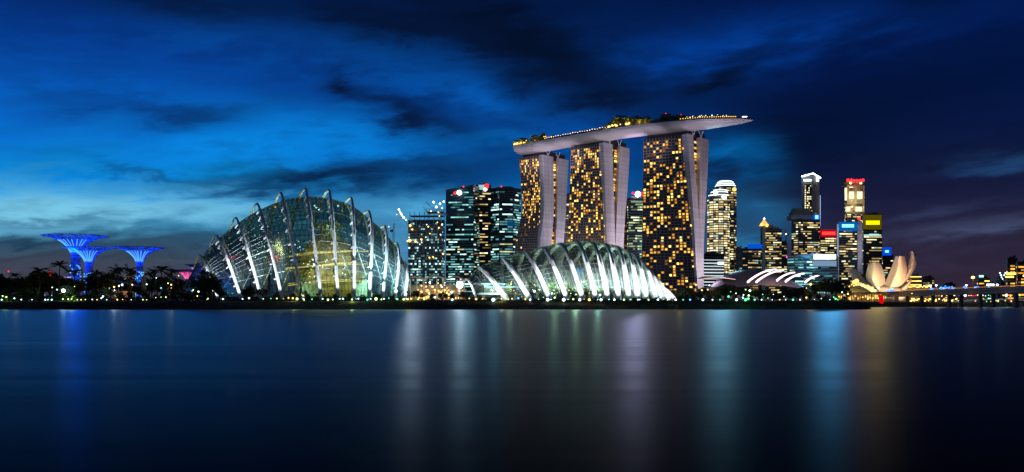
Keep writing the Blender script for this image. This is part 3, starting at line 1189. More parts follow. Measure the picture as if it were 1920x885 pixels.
    for r_ in range(nrow):
        z = zr[r_]
        a0, b0 = itp(s1, z + ph / 2), itp(s2, z + ph / 2)
        wpx = (b0 - a0)
        if wpx < 0.07:
            continue
        nc = max(1, int(round(gapcols * wpx / .3)))
        for k_ in range(nc):
            if rr_.random() < 0.55 * (0.4 + r_ / nrow):
                u0 = a0 + wpx * (k_ + .2) / nc
                u1 = a0 + wpx * (k_ + .85) / nc
                e = Vector((-AB.x, -AB.y, 0)).normalized() * .3
                q.append(([P(.06, u0, z + ph * .15) + e, P(.06, u1, z + ph * .15) + e, P(.06, u1, z + ph * .85) + e, P(.06, u0, z + ph * .85) + e],
                          rr_.choices(range(5), (5, 5, 2, 3, 2))[0]))
    add_windows(root, q, WARM)
    # recessed top storey and V struts that carry the roof deck
    mb = MB()
    for k_ in (0.22, 0.6):
        base_ = P(-.02, k_, ztop)
        for dx in (-2.6, 2.6):
            mb.tube([base_, base_ + Vector((dx, 0, 7.5))], .5, 6)
    mb.build('roof_strut', WHITE, root, origin=o0)
    pl = [P(.04, .06, 0), P(.04, .94, 0), P(.98, .9, 0), P(.98, .1, 0)]
    MB().prism([(p.x, p.y) for p in pl][::-1], ztop + .01, ztop + 6.5).build('top_storey', BRONZE, root, origin=o0)
    # floodlighting of the white end walls
    n_ = -AB.normalized()
    ctr = P(0, .5, 95)
    bcd = BC.normalized()
    kk = 2.2 if seed == 3 else 1.0
    for zt, pw, dn_, db in ((70, 230000, 34, 70), (165, 360000, 32, 20), (120, 260000, 36, 110)):
        l = light('SPOT', Vector((ctr.x, ctr.y, 0)) + n_ * dn_ * kk + bcd * db + Vector((0, 0, 14)), pw * kk, (1.0, 0.8, 0.93), (ctr.x, ctr.y, zt), 3, 75, 1)
        put(l, root)
    return root


T3 = hotel('hotel_tower', 'nearest and rightmost of the three gold-windowed hotel towers under the roof deck', (1207, 1042), (1290, 1008), (1327, 1046), 191,
           [(4, .49), (60, .33), (191, -.02)], [(4, .74), (60, .6), (191, .2)], [(4, .72), (60, .52), (191, .57)], [(4, .73), (60, .73), (191, 1.0)],
           [(4, -.1), (191, 0)], [(0, .35), (.1, .5), (.17, .15), (.22, .5), (.36, .5), (.4, .2), (.45, .55), (.8, .6), (.93, .4), (1, .4)], 14, 54, 3)
T2 = hotel('hotel_tower', 'middle one of the three gold-windowed hotel towers under the roof deck', (1071, 1104), (1131, 1072), (1179, 1116), 193,
           [(4, .2), (70, .13), (193, 0)], [(4, .5), (70, .42), (193, .32)], [(4, .5), (70, .46), (193, .62)], [(4, .7), (70, .745), (193, 1.0)],
           [(4, -.2), (70, -.12), (193, 0)], [(0, .3), (.3, .3), (.42, .35), (.5, .55), (.75, .6), (.9, .6), (1, .9)], 15, 56, 5)
T1 = hotel('hotel_tower', 'farthest and leftmost of the three gold-windowed hotel towers under the roof deck', (974, 1168), (1016, 1150), (1064, 1194), 191,
           [(4, -.28), (75, -.08), (125, .07), (191, 0)], [(4, .18), (75, .33), (125, .43), (191, .4)],
           [(4, .42), (75, .51), (125, .57), (191, .61)], [(4, .72), (75, .8), (125, .9), (191, 1.0)],
           [(4, -.45), (75, -.15), (125, .12), (191, 0)], [(0, .12), (.45, .05), (.55, .25), (.62, .65), (.75, .55), (.85, .4), (.95, .6), (1, .9)], 14, 54, 11)

# ------------------------------------------------------------------ roof deck (boat shaped)
line = [(1413, 990), (1370, 997), (1310, 1008), (1240, 1026), (1170, 1052), (1100, 1090), (1035, 1130), (990, 1162), (974, 1172)]
cp = [WZ(px_, D_, 0) for px_, D_ in line]


def deckpt(s_):
    return catmull(cp, s_ * (len(cp) - 1))


NS = 150
root = thing('roof_deck', (deckpt(.5).x, deckpt(.5).y, 190), 'long pale boat-shaped garden deck lying across the three hotel towers', 'sky deck')
o0 = root.location.copy()
prof, deckc = [], []
for i in range(NS + 1):
    s_ = i / NS
    p = deckpt(s_)
    d = (deckpt(min(1, s_ + .01)) - deckpt(max(0, s_ - .01))).normalized()
    nn = Vector((d.y, -d.x, 0))
    wd = 19 * (min(1, (s_ / .22)) ** .62 if s_ < .22 else 1) * (min(1, (1 - s_) / .07) ** .5 if s_ > .93 else 1) + .25
    th_ = 8.2 * (min(1, (s_ + .004) / .3) ** .8 if s_ < .3 else 1) * (min(1, (1 - s_ + .01) / .07) ** .5 if s_ > .93 else 1) + .15
    zt = 203.2 + .8 * math.sin(s_ * math.pi) - 1.2 * s_
    ring = []
    for q in range(13):
        a = math.pi * q / 12
        ring.append(p + nn * (wd * math.cos(a)) + Vector((0, 0, zt - th_ * math.sin(a) ** .8)))
    prof.append(ring)
    deckc.append((p, nn, wd, zt))
mb = MB().grid(prof)
mb.face(prof[0][::-1]); mb.face(prof[-1])
mb.build('hull', HULL, root, origin=o0)
mb = MB()
mb.grid([[pr[0] + Vector((0, 0, .03)) for pr in prof], [pr[12] + Vector((0, 0, .03)) for pr in prof]])
mb.build('deck_floor', CONCD, root, origin=o0)
for sgn, q in ((1, 0), (-1, 12)):
    mb = MB()
    path0 = [pr[q] - (dc[1] * sgn * .4) for pr, dc in zip(prof, deckc)]
    mb.grid([[p + Vector((0, 0, .03)) for p in path0], [p + Vector((0, 0, 1.7)) for p in path0],
             [p + Vector((0, 0, 1.7)) - dc[1] * sgn * .4 for p, dc in zip(path0, deckc)], [p + Vector((0, 0, .03)) - dc[1] * sgn * .4 for p, dc in zip(path0, deckc)]])
    mb.build('parapet', DARK, root, origin=o0)
# decide which side faces the camera
FS = -1 if (deckc[50][1].y > 0) else 1


def ondeck(s_, off, h):
    i = s_ * NS
    a = int(min(i, NS - 1))
    f = min(1.0, i - a)
    p = deckc[a][0].lerp(deckc[a + 1][0], f)
    nn = deckc[a][1]
    wd = deckc[a][2] * (1 - f) + deckc[a + 1][2] * f
    zt = deckc[a][3] * (1 - f) + deckc[a + 1][3] * f
    return p + nn * (wd * off * FS) + Vector((0, 0, zt + h))


# dark service pods and pavilions
def pod(s_, off, dx, dy, dz, mat, nm='pavilion'):
    p = ondeck(s_, off, 0)
    d = deckpt(min(1, s_ + .01)) - deckpt(max(0, s_ - .01))
    ang = math.atan2(d.y, d.x)
    mb = MB().box((p.x, p.y, p.z + dz / 2), (dx, dy, dz), 0, ang)
    mb.box((p.x, p.y, p.z + dz + .35), (dx * 1.1, dy * 1.15, .6), 0, ang)
    return mb.build(nm, mat, root, origin=p)


for s_, off, dx, dy, dz in [(.33, 0, 22, 14, 8), (.36, -.1, 9, 9, 12), (.285, 0, 14, 12, 5), (.215, .1, 24, 14, 4), (.15, .1, 22, 12, 3.6), (.55, .2, 20, 10, 4),
                        (.62, .2, 22, 10, 3.5), (.68, .1, 20, 10, 4), (.9, .1, 14, 9, 3.2)]:
    pod(s_, off, dx, dy, dz, DARK)
p = ondeck(.06, 0, 0)
MB().tube([p, p + Vector((0, 0, 4))], .35, 6).box((p.x, p.y, p.z + 4.2), (8, 4, .5)).build('lookout_canopy', STEEL, root, origin=p)
MB().box((p.x, p.y, p.z + 3.8), (5, 2.4, .2)).build('canopy_light', E_WHITE, root, origin=p)
bl = MB().ball((0, 0, 0), .5, 6, 4)
proto = {}


def bulb(p, mt, sc=1.0, parent=root, nm='bulb'):
    if mt.name not in proto:
        me = MB().ball((0, 0, 0), .5, 6, 4)
        o = me.build(nm, mt)
        proto[mt.name] = o
    else:
        o = proto[mt.name].copy()
        o.name = nm
        COL.objects.link(o)
    o.scale = (sc, sc, sc)
    o.parent = parent
    o.location = Vector(p) - wloc(parent)
    return o


for k_ in range(26):      # lit railing row on the cantilever
    bulb(ondeck(.1 + .2 * k_ / 25, .93, 2.3), E_GOLD, 1.0)
for k_ in range(30):
    bulb(ondeck(.5 + .24 * k_ / 29, .9, 2.4 + rnd.uniform(0, 1)), E_WARM, rnd.uniform(.7, 1.1))
for k_ in range(14):
    bulb(ondeck(rnd.uniform(.14, .29), .5, rnd.uniform(4.5, 6)), rnd.choice([E_WARM, E_GOLD, E_COOL]), rnd.uniform(.7, 1.3))
for s_, h_ in ((.31, 10.5), (.36, 13.5), (.135, 5.5)):
    bulb(ondeck(s_, 0, h_), E_RED, 1.1)
for k_ in range(14):
    bulb(ondeck(rnd.uniform(.72, .97), .7, rnd.uniform(2.5, 6)), E_GOLD, rnd.uniform(.8, 1.5))
# roof deck underside floodlights, hung in the air before the towers, without fixtures
for px_, D_, z_, tx, tD, tz, pw in [(1330, 955, 168, 1365, 975, 196, 42000), (1230, 985, 170, 1200, 1050, 190, 50000), (1180, 1010, 168, 1160, 1070, 191, 42000),
                                  (1070, 1070, 170, 1060, 1120, 190, 45000), (1010, 1100, 168, 1020, 1145, 190, 45000), (960, 1130, 175, 985, 1168, 190, 20000),
                                  (1390, 930, 165, 1390, 968, 198, 26000), (1300, 960, 168, 1310, 1000, 192, 30000)]:
    l = light('SPOT', WZ(px_, D_, z_), pw * .8, (.92, .8, 1.0), WZ(tx, tD, tz), 2.5, 95, 1)
    put(l, root)

# ------------------------------------------------------------------ downtown towers
def sgn_plate(r, px0, px1, py0, py1, D, back, mark, nm='sign', markbox=None, strength=None):
    """backlit sign: coloured panel with a lighter blurred mark"""
    a, b = W(px0, py1, D), W(px1, py0, D)
    c = (a + b) / 2
    o = MB().box(c, (b.x - a.x, 1.2, b.z - a.z)).build(nm, back, r, origin=c)
    if mark is not None:
        x0, x1, y0, y1 = markbox
        a, b = W(x0, y1, D), W(x1, y0, D)
        mb = MB()
        n_ = max(3, int((x1 - x0) / 3.2))
        for i in range(n_):
            w_ = (b.x - a.x) / n_
            hh = (b.z - a.z) * .85
            mb.box((a.x + w_ * (i + .5), D - 1.0, (a.z + b.z) / 2 + 0), (w_ * .8, .4, hh))
        mb.build('lettering', mark, o, origin=c)
    return o


SB_BLUE = emat('blue_sign_panel', (0.0, 0.18, 0.7), 0.6)
SB_DBLUE = emat('deep_blue_sign_panel', (0.0, 0.08, 0.8), 0.9)
SB_RED = emat('red_sign_panel', (0.9, 0.0, 0.02), 0.55)
SB_YEL = emat('yellow_sign_panel', (0.22, 0.18, 0.0), 0.4)
SB_YELM = emat('yellow_sign_mark', (1.0, 0.85, 0.0), 1.6)
SB_WHITE = emat('white_sign_panel', (0.75, 0.92, 1.0), 2.5)
SB_CYAN = emat('cyan_sign_mark', (0.25, 0.85, 1.0), 2.0)
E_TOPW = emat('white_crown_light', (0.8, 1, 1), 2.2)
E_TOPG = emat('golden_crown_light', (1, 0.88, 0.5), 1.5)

# finance towers left of the hotel
D = 1500
f1 = foot(836, 888, 899, D, 6, 34)
b2 = tower('office_tower', f1, zat(356, D), G_TEAL, 'broad dark glass office tower with teal lit floors and a bright white lamp on top', mats=COOL, lit=(.5, .25),
           bay=3.6, pitch=4.1, fh=.5, run=4, dark_rows=.14, bands=[(0, .12, .7), (.62, .8, .55), (.9, 1, .4)])
wedge = MB()
A, B, C, Dd = [Vector((p[0], p[1], 0)) for p in f1]
zt0, zt1 = zat(356, D) + 1, zat(346, D)
wedge.face([(A.x, A.y, zt0), (B.x, B.y, zt0), (B.x, B.y, zt1)]); wedge.face([(A.x, A.y, zt0), (B.x, B.y, zt1), (C.x, C.y, zt1), (Dd.x, Dd.y, zt0)])
wedge.face([(B.x, B.y, zt0), (C.x, C.y, zt0), (C.x, C.y, zt1), (B.x, B.y, zt1)])
wedge.build('sloping_crown', G_TEAL, b2, origin=b2.location)
p = W(861, 361, D - 2); bulb(p, emat('very_bright_lamp', (0.85, 1, 0.95), 12), 8, b2, 'roof_lamp')
bulb(W(853, 362, D - 2), E_RED, 5, b2, 'roof_lamp')
bulb(W(869, 350, D), E_RED, 2.5, b2, 'roof_lamp')
f2 = foot(892, 893, 921, D + 40, 20, 3)
b3 = tower('office_tower', f2, zat(347, D + 40), G_BLUE, 'slim dark office tower with orange windows between the two teal glass towers', mats=CREAM, lit=(.1, .33), bay=4.5, pitch=4.6, run=3, fh=.45)
bulb(W(912, 349, D + 30), E_RED, 9, b3, 'roof_lamp'); bulb(W(910, 355, D + 30), E_WHITE, 6, b3, 'roof_lamp')
slabbox(b3, 'crown_panel', W(903, 351, D + 36), (10, 1, 8), emat('cool_crown_panel', (.5, .9, .9), .7))
# faceted right tower
pz = [W(920, 0, D + 10), W(936, 0, D - 6), W(962, 0, D - 2), W(977, 0, D + 18), W(975, 0, D + 50), W(925, 0, D + 50)]
b4 = tower('office_tower', [(p.x, p.y) for p in pz], zat(353, D), G_TEAL, 'faceted teal glass office tower standing just left of the hotel towers', faces=(0, 1, 2), lit=(.45, .6, .55), bay=3.8,
           pitch=4.1, run=5, fh=.55, bands=[(.86, 1, .15), (.45, .55, .5)])
bulb(W(940, 350, D), E_RED, 2.5, b4, 'roof_lamp')
slabbox(b4, 'blue_panel', W(958, 420, D - 8), (12, .5, 6), emat('dim_blue_panel', (0, .15, .6), .35))

# building under construction with cranes
D = 1420
cons = tower('unfinished_building', foot(765, 828, 834, D, 5, 25), zat(412, D), G_DARK, 'unfinished concrete building with work lights and bare upper floors', 'construction site',
             mats=COOL, lit=(.34, .2), bay=3.2, pitch=4.2, run=1, roof=False, bands=[(.75, 1, .5), (0, .5, 1.7)], wsel=(6, 4, 4, 2, .4), fh=.6)
mb = MB()
a0 = W(768, 412, D + 3); 
for k_, py_ in enumerate([412, 404, 397]):
    z = zat(py_, D)
    x0 = WZ(800 if k_ == 2 else 768, D, 0).x; x1 = WZ(832, D, 0).x
    mb.box(((x0 + x1) / 2, D + 14, z), (x1 - x0, 24, .7))
    for q in range(8):
        xx = x0 + (x1 - x0) * q / 7
        mb.box((xx, D + 3, z + 3.2), (.8, .8, 6.0))
mb.build('bare_floors', CONCD, cons, origin=(cons.location.x, cons.location.y, zat(412, D)))
mb = MB()
for q in range(26):
    xx = W(766 + q * 2.6, 0, D).x
    mb.tube([Vector((xx, D - 3, GZ)), Vector((xx, D - 3, zat(420 if q % 3 else 408, D)))], .22, 4)
for q in range(24):
    z = GZ + 8 + q * 5
    if z < zat(420, D):
        mb.tube([Vector((W(765, 0, D).x, D - 3, z)), Vector((W(833, 0, D).x, D - 3, z))], .22, 4)
mb.build('scaffold', STEEL, cons, origin=(cons.location.x, D, GZ))
for px_, py_, mt, sc_ in [(768, 451, E_WARM, 9), (779, 453, E_GOLD, 6), (790, 449, E_WARM, 5), (769, 423, E_WARM, 7), (773, 430, E_WARM, 5), (803, 425, E_WARM, 4), (806, 438, E_GOLD, 4),
                          (823, 427, E_WARM, 4), (829, 421, E_WHITE, 4), (824, 405, E_WARM, 4), (805, 483, E_GOLD, 5), (812, 482, E_GOLD, 5), (831, 476, E_WARM, 5), (764, 452, E_GOLD, 5),
                          (826, 440, E_WHITE, 3), (800, 421, E_COOL, 3), (787, 458, E_COOL, 3), (820, 417, E_WARM, 3)]:
    bulb(W(px_, py_, D - 5), mt, sc_ * .55, cons, 'work_lamp')


def crane(px_, py_, D_, zb, jib, ang, label, lamps=(), mat=STEEL, group=None, s=1.0):
    p = WZ(px_, D_, zb)
    zt = zat(py_, D_)
    r = thing('tower_crane', p, label, 'crane', group)
    def lattice(a, b, wd):
        mb = MB()
        a, b = Vector(a), Vector(b)
        d = (b - a).normalized()
        u = d.cross(Vector((0, 1, 0))).normalized() * wd
        v = Vector((0, wd, 0))
        n_ = max(2, int((b - a).length / (wd * 3)))
        cs = [u + v, u - v, -u - v, -u + v]
        for c in cs:
            mb.tube([a + c, b + c], .16 * s, 4)
        for i in range(n_):
            f0, f1_ = i / n_, (i + 1) / n_
            q0, q1 = a.lerp(b, f0), a.lerp(b, f1_)
            for k_ in range(4):
                mb.tube([q0 + cs[k_], q1 + cs[(k_ + 1) % 4]], .1 * s, 3)
        return mb
    lattice(p, (p.x, p.y, zt), 1.0 * s).build('mast', mat, r, origin=p)
    tip = Vector((p.x + jib * math.cos(R(ang)), p.y, zt + jib * math.sin(R(ang))))
    lattice((p.x, p.y, zt), tip, .8 * s).build('jib', mat, r, origin=(p.x, p.y, zt))
    sg = -1 if math.cos(R(ang)) > 0 else 1
    cj = Vector((p.x + sg * jib * .28, p.y, zt + 1))
    mb = lattice((p.x, p.y, zt), cj, .8 * s)
    mb.box((cj.x, cj.y, cj.z - 1.6 * s), (4 * s, 2.4 * s, 3 * s))
    mb.build('counter_jib', mat, r, origin=(p.x, p.y, zt))
    MB().box((p.x, p.y - 1.8 * s, zt + .8 * s), (2.2 * s, 2 * s, 2.4 * s)).build('cab', WHITE, r, origin=(p.x, p.y, zt))
    for (lx, ly, mt, sc_) in lamps:
        bulb(W(lx, ly, D_ - 2), mt, sc_ * .75, r, 'crane_lamp')
    return r


crane(770, 428, 1400, zat(450, 1400), 34, 130, 'lamp-studded crane with raised jib at the left edge of the unfinished building',
      [(748, 393, E_WHITE, 4), (750, 397, E_WHITE, 3), (752, 401, E_WHITE, 4), (754, 404, E_WHITE, 3), (757, 408, E_WHITE, 4), (761, 412, E_WHITE, 3), (744, 402, E_WARM, 2)])
crane(826, 402, 1405, zat(415, 1405), 30, 140, 'lamp-studded crane above the right side of the unfinished building',
      [(813, 379, E_WHITE, 4.5), (818, 388, E_WHITE, 4.5), (825, 382, E_WHITE, 4), (832, 378, E_WHITE, 3.5), (808, 396, E_WARM, 3), (822, 398, E_WARM, 3), (829, 390, E_WHITE, 3)])
crane(802, 400, 1440, zat(412, 1440), 12, 125, 'small unlit crane on top of the unfinished building', (), DARK, s=.8)
crane(738, 432, 1300, GZ, 10, 85, 'thin upright crane mast between the tall dome and the unfinished building', [(729, 425, E_WARM, 2)], DARK)

# slivers between the hotel towers
tower('office_tower', foot(1054, 1056, 1073, 1500, 10, 4), zat(366, 1500), G_STONE, 'office tower with orange windows glimpsed between the left and middle hotel towers', mats=CREAM,
      lit=(.2, .4), bay=4.5, pitch=4.6, run=2)
bb = tower('office_tower', foot(1158, 1160, 1176, 1480, 10, 4), zat(372, 1480), G_STONE, 'dim brown office tower half hidden right of the middle hotel tower', mats=WARM, lit=(.2, .3), bay=4.5, pitch=4.6, run=2,
           wsel=(2, 3, 0, 5, 0))
D = 1450
bs = tower('office_tower', foot(1176, 1178, 1208, D, 12, 5), zat(371, D), G_DARK, 'lime-lit office tower with a dazzling roof lamp between the hotel towers', mats=GREENY, lit=(.3, .62), bay=3.6, pitch=4.2,
           run=4, fh=.55, bands=[(.35, .45, .4), (.9, 1, .7)])
bulb(W(1196, 364, D - 3), emat('dazzling_lamp', (.9, .9, 1), 16), 9, bs, 'roof_lamp'); bulb(W(1206, 364, D - 3), E_RED, 8, bs, 'roof_lamp'); bulb(W(1187, 362, D - 3), E_RED, 4, bs, 'roof_lamp')

# round-shouldered bright tower
D = 1480
def cyl(px0, px1, D_, n_=14, ratio=1.0):
    c = W((px0 + px1) / 2, 0, D_)
    r_ = (px1 - px0) / 2 / F * D_
    return [(c.x + r_ * math.sin(-math.pi / 2 + math.pi * 2 * i / n_), D_ - r_ * ratio * math.cos(-math.pi / 2 + math.pi * 2 * i / n_)) for i in range(n_)]
c1 = cyl(1326, 1368, D)
bc = tower('office_tower', c1, zat(372, D), G_STONE, 'rounded bright cream office tower with stepped glowing crown, right of the hotel', mats=CREAM, faces=range(0, 7), lit=.85, bay=3.2, pitch=3.9,
           run=5, fh=.6, dark_rows=.06, margin=.2, roof=False, wsel=(6, 3, 4, 1, 1))
cxy = (sum(p[0] for p in c1) / 14, sum(p[1] for p in c1) / 14)
for k_, (p0, p1, y0, y1) in enumerate([(1329, 1366, 372, 366), (1333, 1364, 366, 360), (1338, 1362, 360, 356)]):
    MB().prism(cyl(p0, p1, D), zat(y0, D) + .01, zat(y1, D)).build('stepped_tier', G_STONE, bc, origin=(cxy[0], cxy[1], zat(y0, D)))
    MB().prism(cyl(p0 - .3, p1 + .3, D), zat(y1, D) - 1.6, zat(y1, D) - .1).build('light_ring', E_TOPW, bc, origin=(cxy[0], cxy[1], zat(y1, D)))
bulb(W(1342, 362, D - 26), E_WHITE, 7, bc, 'roof_lamp'); bulb(W(1358, 369, D - 22), E_WHITE, 8, bc, 'roof_lamp')
D = 1540
c2 = [(WZ(a, D + d, 0).x, D + d) for a, d in ((1343, 0), (1376, -4), (1381, 6), (1381, 40), (1343, 40))]
bd = tower('office_tower', c2, zat(349, D), G_DARK, 'taller dark tower with white-ringed round crown behind the rounded cream tower', mats=CREAM, faces=(0, 1), lit=(.4, .3), bay=3.8, pitch=4, run=2, roof=False,
           bands=[(.85, 1, 1.6)])
for k_, (p0, p1, y0, y1) in enumerate([(1341, 1379, 349, 346), (1343, 1377, 346, 342.5), (1345, 1375, 342.5, 339), (1348, 1372, 339, 337)]):
    c = (WZ(1360, D + 18, 0).x, D + 18)
    MB().prism(cyl(p0, p1, D + 18), zat(y0, D) + .01, zat(y1, D)).build('crown_tier', CONC, bd, origin=(*c, zat(y0, D)))
    MB().prism(cyl(p0 - .3, p1 + .3, D + 18), zat(y1, D) - 1.5, zat(y1, D) - .1).build('light_ring', E_TOPW, bd, origin=(*c, zat(y1, D)))
bulb(W(1377, 355, D - 6), E_GOLD, 7, bd, 'roof_lamp')

# low building with white lit floors
D = 1180
bl_ = tower('office_block', foot(1304, 1316, 1358, D, 20, 6), zat(477, D), G_DARK, 'low black building striped with continuous white lit floors', 'building', mats=[emat('white_floor_%d' % i, (.8, .95, 1), s_) for i, s_ in enumerate([.9, .7, 1.2, .5, .8])],
            lit=(3, 3), bay=9, pitch=4.1, run=9, fh=.36, fw=1.0, dark_rows=0)
sgn_plate(bl_, 1346, 1357, 491, 496, D - 2, SB_WHITE, None, 'bright_panel')

# middle-distance blocks right of the cream tower
D = 1600
bx = tower('office_block', foot(1388, 1402, 1430, D, 12, 8), zat(466, D), G_STONE, 'low stone office block carrying a wide blue rooftop sign', 'building', mats=CREAM, lit=(.2, .4), bay=4, pitch=4, run=3)
sgn_plate(bx, 1402, 1429, 458, 466, D - 2, SB_DBLUE, SB_BLUE, 'sign', (1404, 1427, 460, 464))
tower('office_block', foot(1378, 1380, 1392, 1500, 10, 5), zat(466, 1500), G_DARK, 'narrow dark block at the foot of the taller ringed tower', 'building', lit=.12)
by = tower('office_tower', foot(1426, 1433, 1466, D, 10, 4), zat(430, D), G_STONE, 'stepped office tower topped by a glowing orange lantern', mats=CREAM, lit=(0, .55), bay=3.8, pitch=4, run=4)
slabbox(by, 'corner_slab', WZ(1430.5, D + 2, (zat(430, D) + GZ) / 2) + Vector((0, -4, 0)), (5, 5, zat(426, D) - GZ), CONC)
for k_, (p0, p1, y0, y1) in enumerate([(1432, 1462, 430, 426), (1434, 1452, 426, 421), (1428, 1441, 423, 419)]):
    MB().box(((W(p0, 0, D).x + W(p1, 0, D).x) / 2, D + 12, (zat(y0, D) + zat(y1, D)) / 2), (W(p1, 0, D).x - W(p0, 0, D).x, 16 - k_ * 3, zat(y1, D) - zat(y0, D))).build('setback', CONCD, by, origin=by.location)
lt = MB()
ltc = W(1433, 420, D)
lt.prism([(ltc.x - 7, D - 5), (ltc.x + 7, D - 5), (ltc.x + 7, D + 9), (ltc.x - 7, D + 9)], zat(423, D), zat(412, D), 0,
         [(ltc.x - 1, D + 1), (ltc.x + 1, D + 1), (ltc.x + 1, D + 3), (ltc.x - 1, D + 3)])
lt.build('lantern', emat('orange_lantern', (1, .3, .06), 2.2), by, origin=ltc)
bulb(W(1433, 410, D), E_WHITE, 3.2, by, 'spire_lamp')
bulb(W(1428, 421, D - 5), E_GOLD, 5, by, 'roof_lamp'); bulb(W(1438, 423, D - 5), E_GOLD, 5, by, 'roof_lamp')
crane(1474, 440, 1550, zat(470, 1550), 9, 100, 'white-tipped crane beside the orange-lantern tower', [(1474, 439, E_WHITE, 3.2)], DARK)
tower('office_block', foot(1462, 1464, 1476, 1650, 10, 5), zat(455, 1650), G_STONE, 'narrow grey block right of the orange-lantern tower', 'building', mats=CREAM, lit=(.2, .35))
bulb(W(1476, 482, 1500), emat('magenta_lamp', (1, .05, .5), 3), 3.5, COL.objects[-1].parent if False else by, 'facade_lamp')

D = 1620
bg = tower('office_tower', foot(1484, 1497, 1538, D, 12, 6), zat(411, D), G_STONE, 'broad grey office tower with dark stepped crown and small blue sign', mats=CREAM, lit=(.35, .55), bay=3.8, pitch=3.9, run=3)
for k_, (p0, p1, y0, y1, m_) in enumerate([(1484, 1538, 411, 403, CONC), (1488, 1522, 403, 396, CONCD), (1491, 1519, 396, 390, CONCD)]):
    x0, x1 = W(p0, 0, D).x, W(p1, 0, D).x
    MB().box(((x0 + x1) / 2, D + 14, (zat(y0, D) + zat(y1, D)) / 2), (x1 - x0, 26 - 3 * k_, zat(y1, D) - zat(y0, D) - .1)).build('stepped_crown', m_, bg, origin=bg.location)
sgn_plate(bg, 1525, 1537, 402, 412, D - 2, SB_DBLUE, SB_CYAN, 'sign', (1528, 1534, 403, 411))
D = 1760
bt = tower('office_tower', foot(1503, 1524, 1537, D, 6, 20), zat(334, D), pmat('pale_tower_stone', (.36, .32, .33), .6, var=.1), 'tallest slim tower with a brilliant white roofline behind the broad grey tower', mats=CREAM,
           lit=(.02, .02), roof=False, bay=5, pitch=4)
zz0 = zat(410, D)
Aq, Bq = Vector((*foot(1503, 1524, 1537, D, 6, 20)[0], 0)), Vector((*foot(1503, 1524, 1537, D, 6, 20)[1], 0))
Cq = Vector((*foot(1503, 1524, 1537, D, 6, 20)[2], 0)); Dq = Vector((*foot(1503, 1524, 1537, D, 6, 20)[3], 0))
zt = zat(334, D)
A_ = lambda p, z: (p.x, p.y, z)
MB().grid([[A_(p, zt + dz) for p in (Aq, Bq, Cq, Dq)] for dz in (.01, 5 )], close=True).face([A_(Aq, zt + 5), A_(Bq, zt + 8), A_(Cq, zt + 5), A_(Dq, zt + 4)]).build('roof_parapet', CONC, bt, origin=bt.location)
MB().tube([Vector(A_(Aq, zt + 4)) + Vector((-1, -2, 0)), Vector(A_(Bq, zt + 9)) + Vector((0, -2, 0)), Vector(A_(Cq, zt + 3)) + Vector((1, -2, 0))], 1.1, 5).build('roofline_light', E_WHITE, bt, origin=bt.location)
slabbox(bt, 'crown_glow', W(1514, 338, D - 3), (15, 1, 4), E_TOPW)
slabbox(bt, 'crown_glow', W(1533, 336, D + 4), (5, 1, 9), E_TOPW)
q = []
for i in range(19):
    z = zat(415, D) + i * 4.2
    if z > zat(349, D): break
    for x0, x1, pr in ((1509, 1511, .95), (1513, 1515.5, .5), (1516, 1518, .5), (1519, 1521, .3)):
        if rnd.random() < pr:
            a, b_ = W(x0, 0, D - 2), W(x1, 0, D - 2)
            q.append(([(a.x, a.y, z), (b_.x, a.y, z), (b_.x, a.y, z + 2.6), (a.x, a.y, z + 2.6)], rnd.choice([0, 2, 2])))
add_windows(bt, q, CREAM)
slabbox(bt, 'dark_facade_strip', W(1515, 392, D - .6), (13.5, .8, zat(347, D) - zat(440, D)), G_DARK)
slabbox(bt, 'edge_light', W(1538, 395, D + 16), (.8, .8, 60), emat('thin_edge_light', (.6, .7, 1), .9))

D = 1560
br = tower('office_tower', foot(1536, 1538, 1569, D, 10, 4), zat(441, D), G_DARK, 'office tower crowned by a wide red lit sign', mats=CREAM, lit=(.2, .5), bay=3.8, pitch=4, run=4)
sgn_plate(br, 1538, 1568, 431, 444, D - 2, SB_RED, emat('bright_red_mark', (1, .05, .03), 2), 'sign', (1541, 1566, 434, 441))
D = 1300
bw = tower('office_block', foot(1476, 1490, 1572, D, 12, 4), zat(481, D), G_TEAL, 'wide low dark block behind the convention roofs with a blazing white billboard', 'building', mats=COOL, lit=(.3, .35), bay=4, pitch=4, run=4)
sgn_plate(bw, 1526, 1567, 477, 486, D - 4, emat('blazing_billboard', (.72, .92, 1), 3.2), None, 'billboard')
slabbox(bw, 'billboard_glow_panel', W(1546, 494, D - 3), (34, .6, 8), emat('billboard_under_panel', (.35, .6, .9), .5))
D = 1420
ba = tower('office_tower', foot(1570, 1573, 1607, D, 14, 4), zat(418, D), G_DARK, 'dark office tower with amber windows under a bright blue and white sign', mats=CREAM, lit=(.2, .5), bay=3.6, pitch=3.9, run=3,
           wsel=(5, 4, 3, 2, 2))
sgn_plate(ba, 1573, 1607, 416, 433, D - 2, SB_BLUE, SB_CYAN, 'sign', (1578, 1601, 420, 427))
slabbox(ba, 'edge_slab', WZ(1571, D + 4, (zat(420, D) + GZ) / 2), (2, 2, zat(420, D) - GZ), emat('thin_white_edge', (.5, .65, 1), .45))
bz = tower('slab_tower', foot(1607, 1609, 1617, D - 10, 16, 3), zat(415, D), CLAD, 'thin blank pale slab tower right of the blue-signed tower', 'skyscraper', lit=0, roof=False)
l = light('SPOT', W(1622, 560, D - 150), 500000, (.8, .75, 1), W(1612, 460, D), 3, 25, 1); put(l, bz)
D = 1750
f_ = foot(1583, 1588, 1621, D, 18, 4)
bu = tower('office_tower', f_, zat(347, D), pmat('tan_stone_tower', (.4, .34, .24), .6, var=.1), 'tall golden floodlit tower with a red glowing crown', mats=CREAM, lit=(.2, .45), bay=3.6, pitch=3.8, run=2, roof=False, wsel=(5, 5, 2, 3, 0))
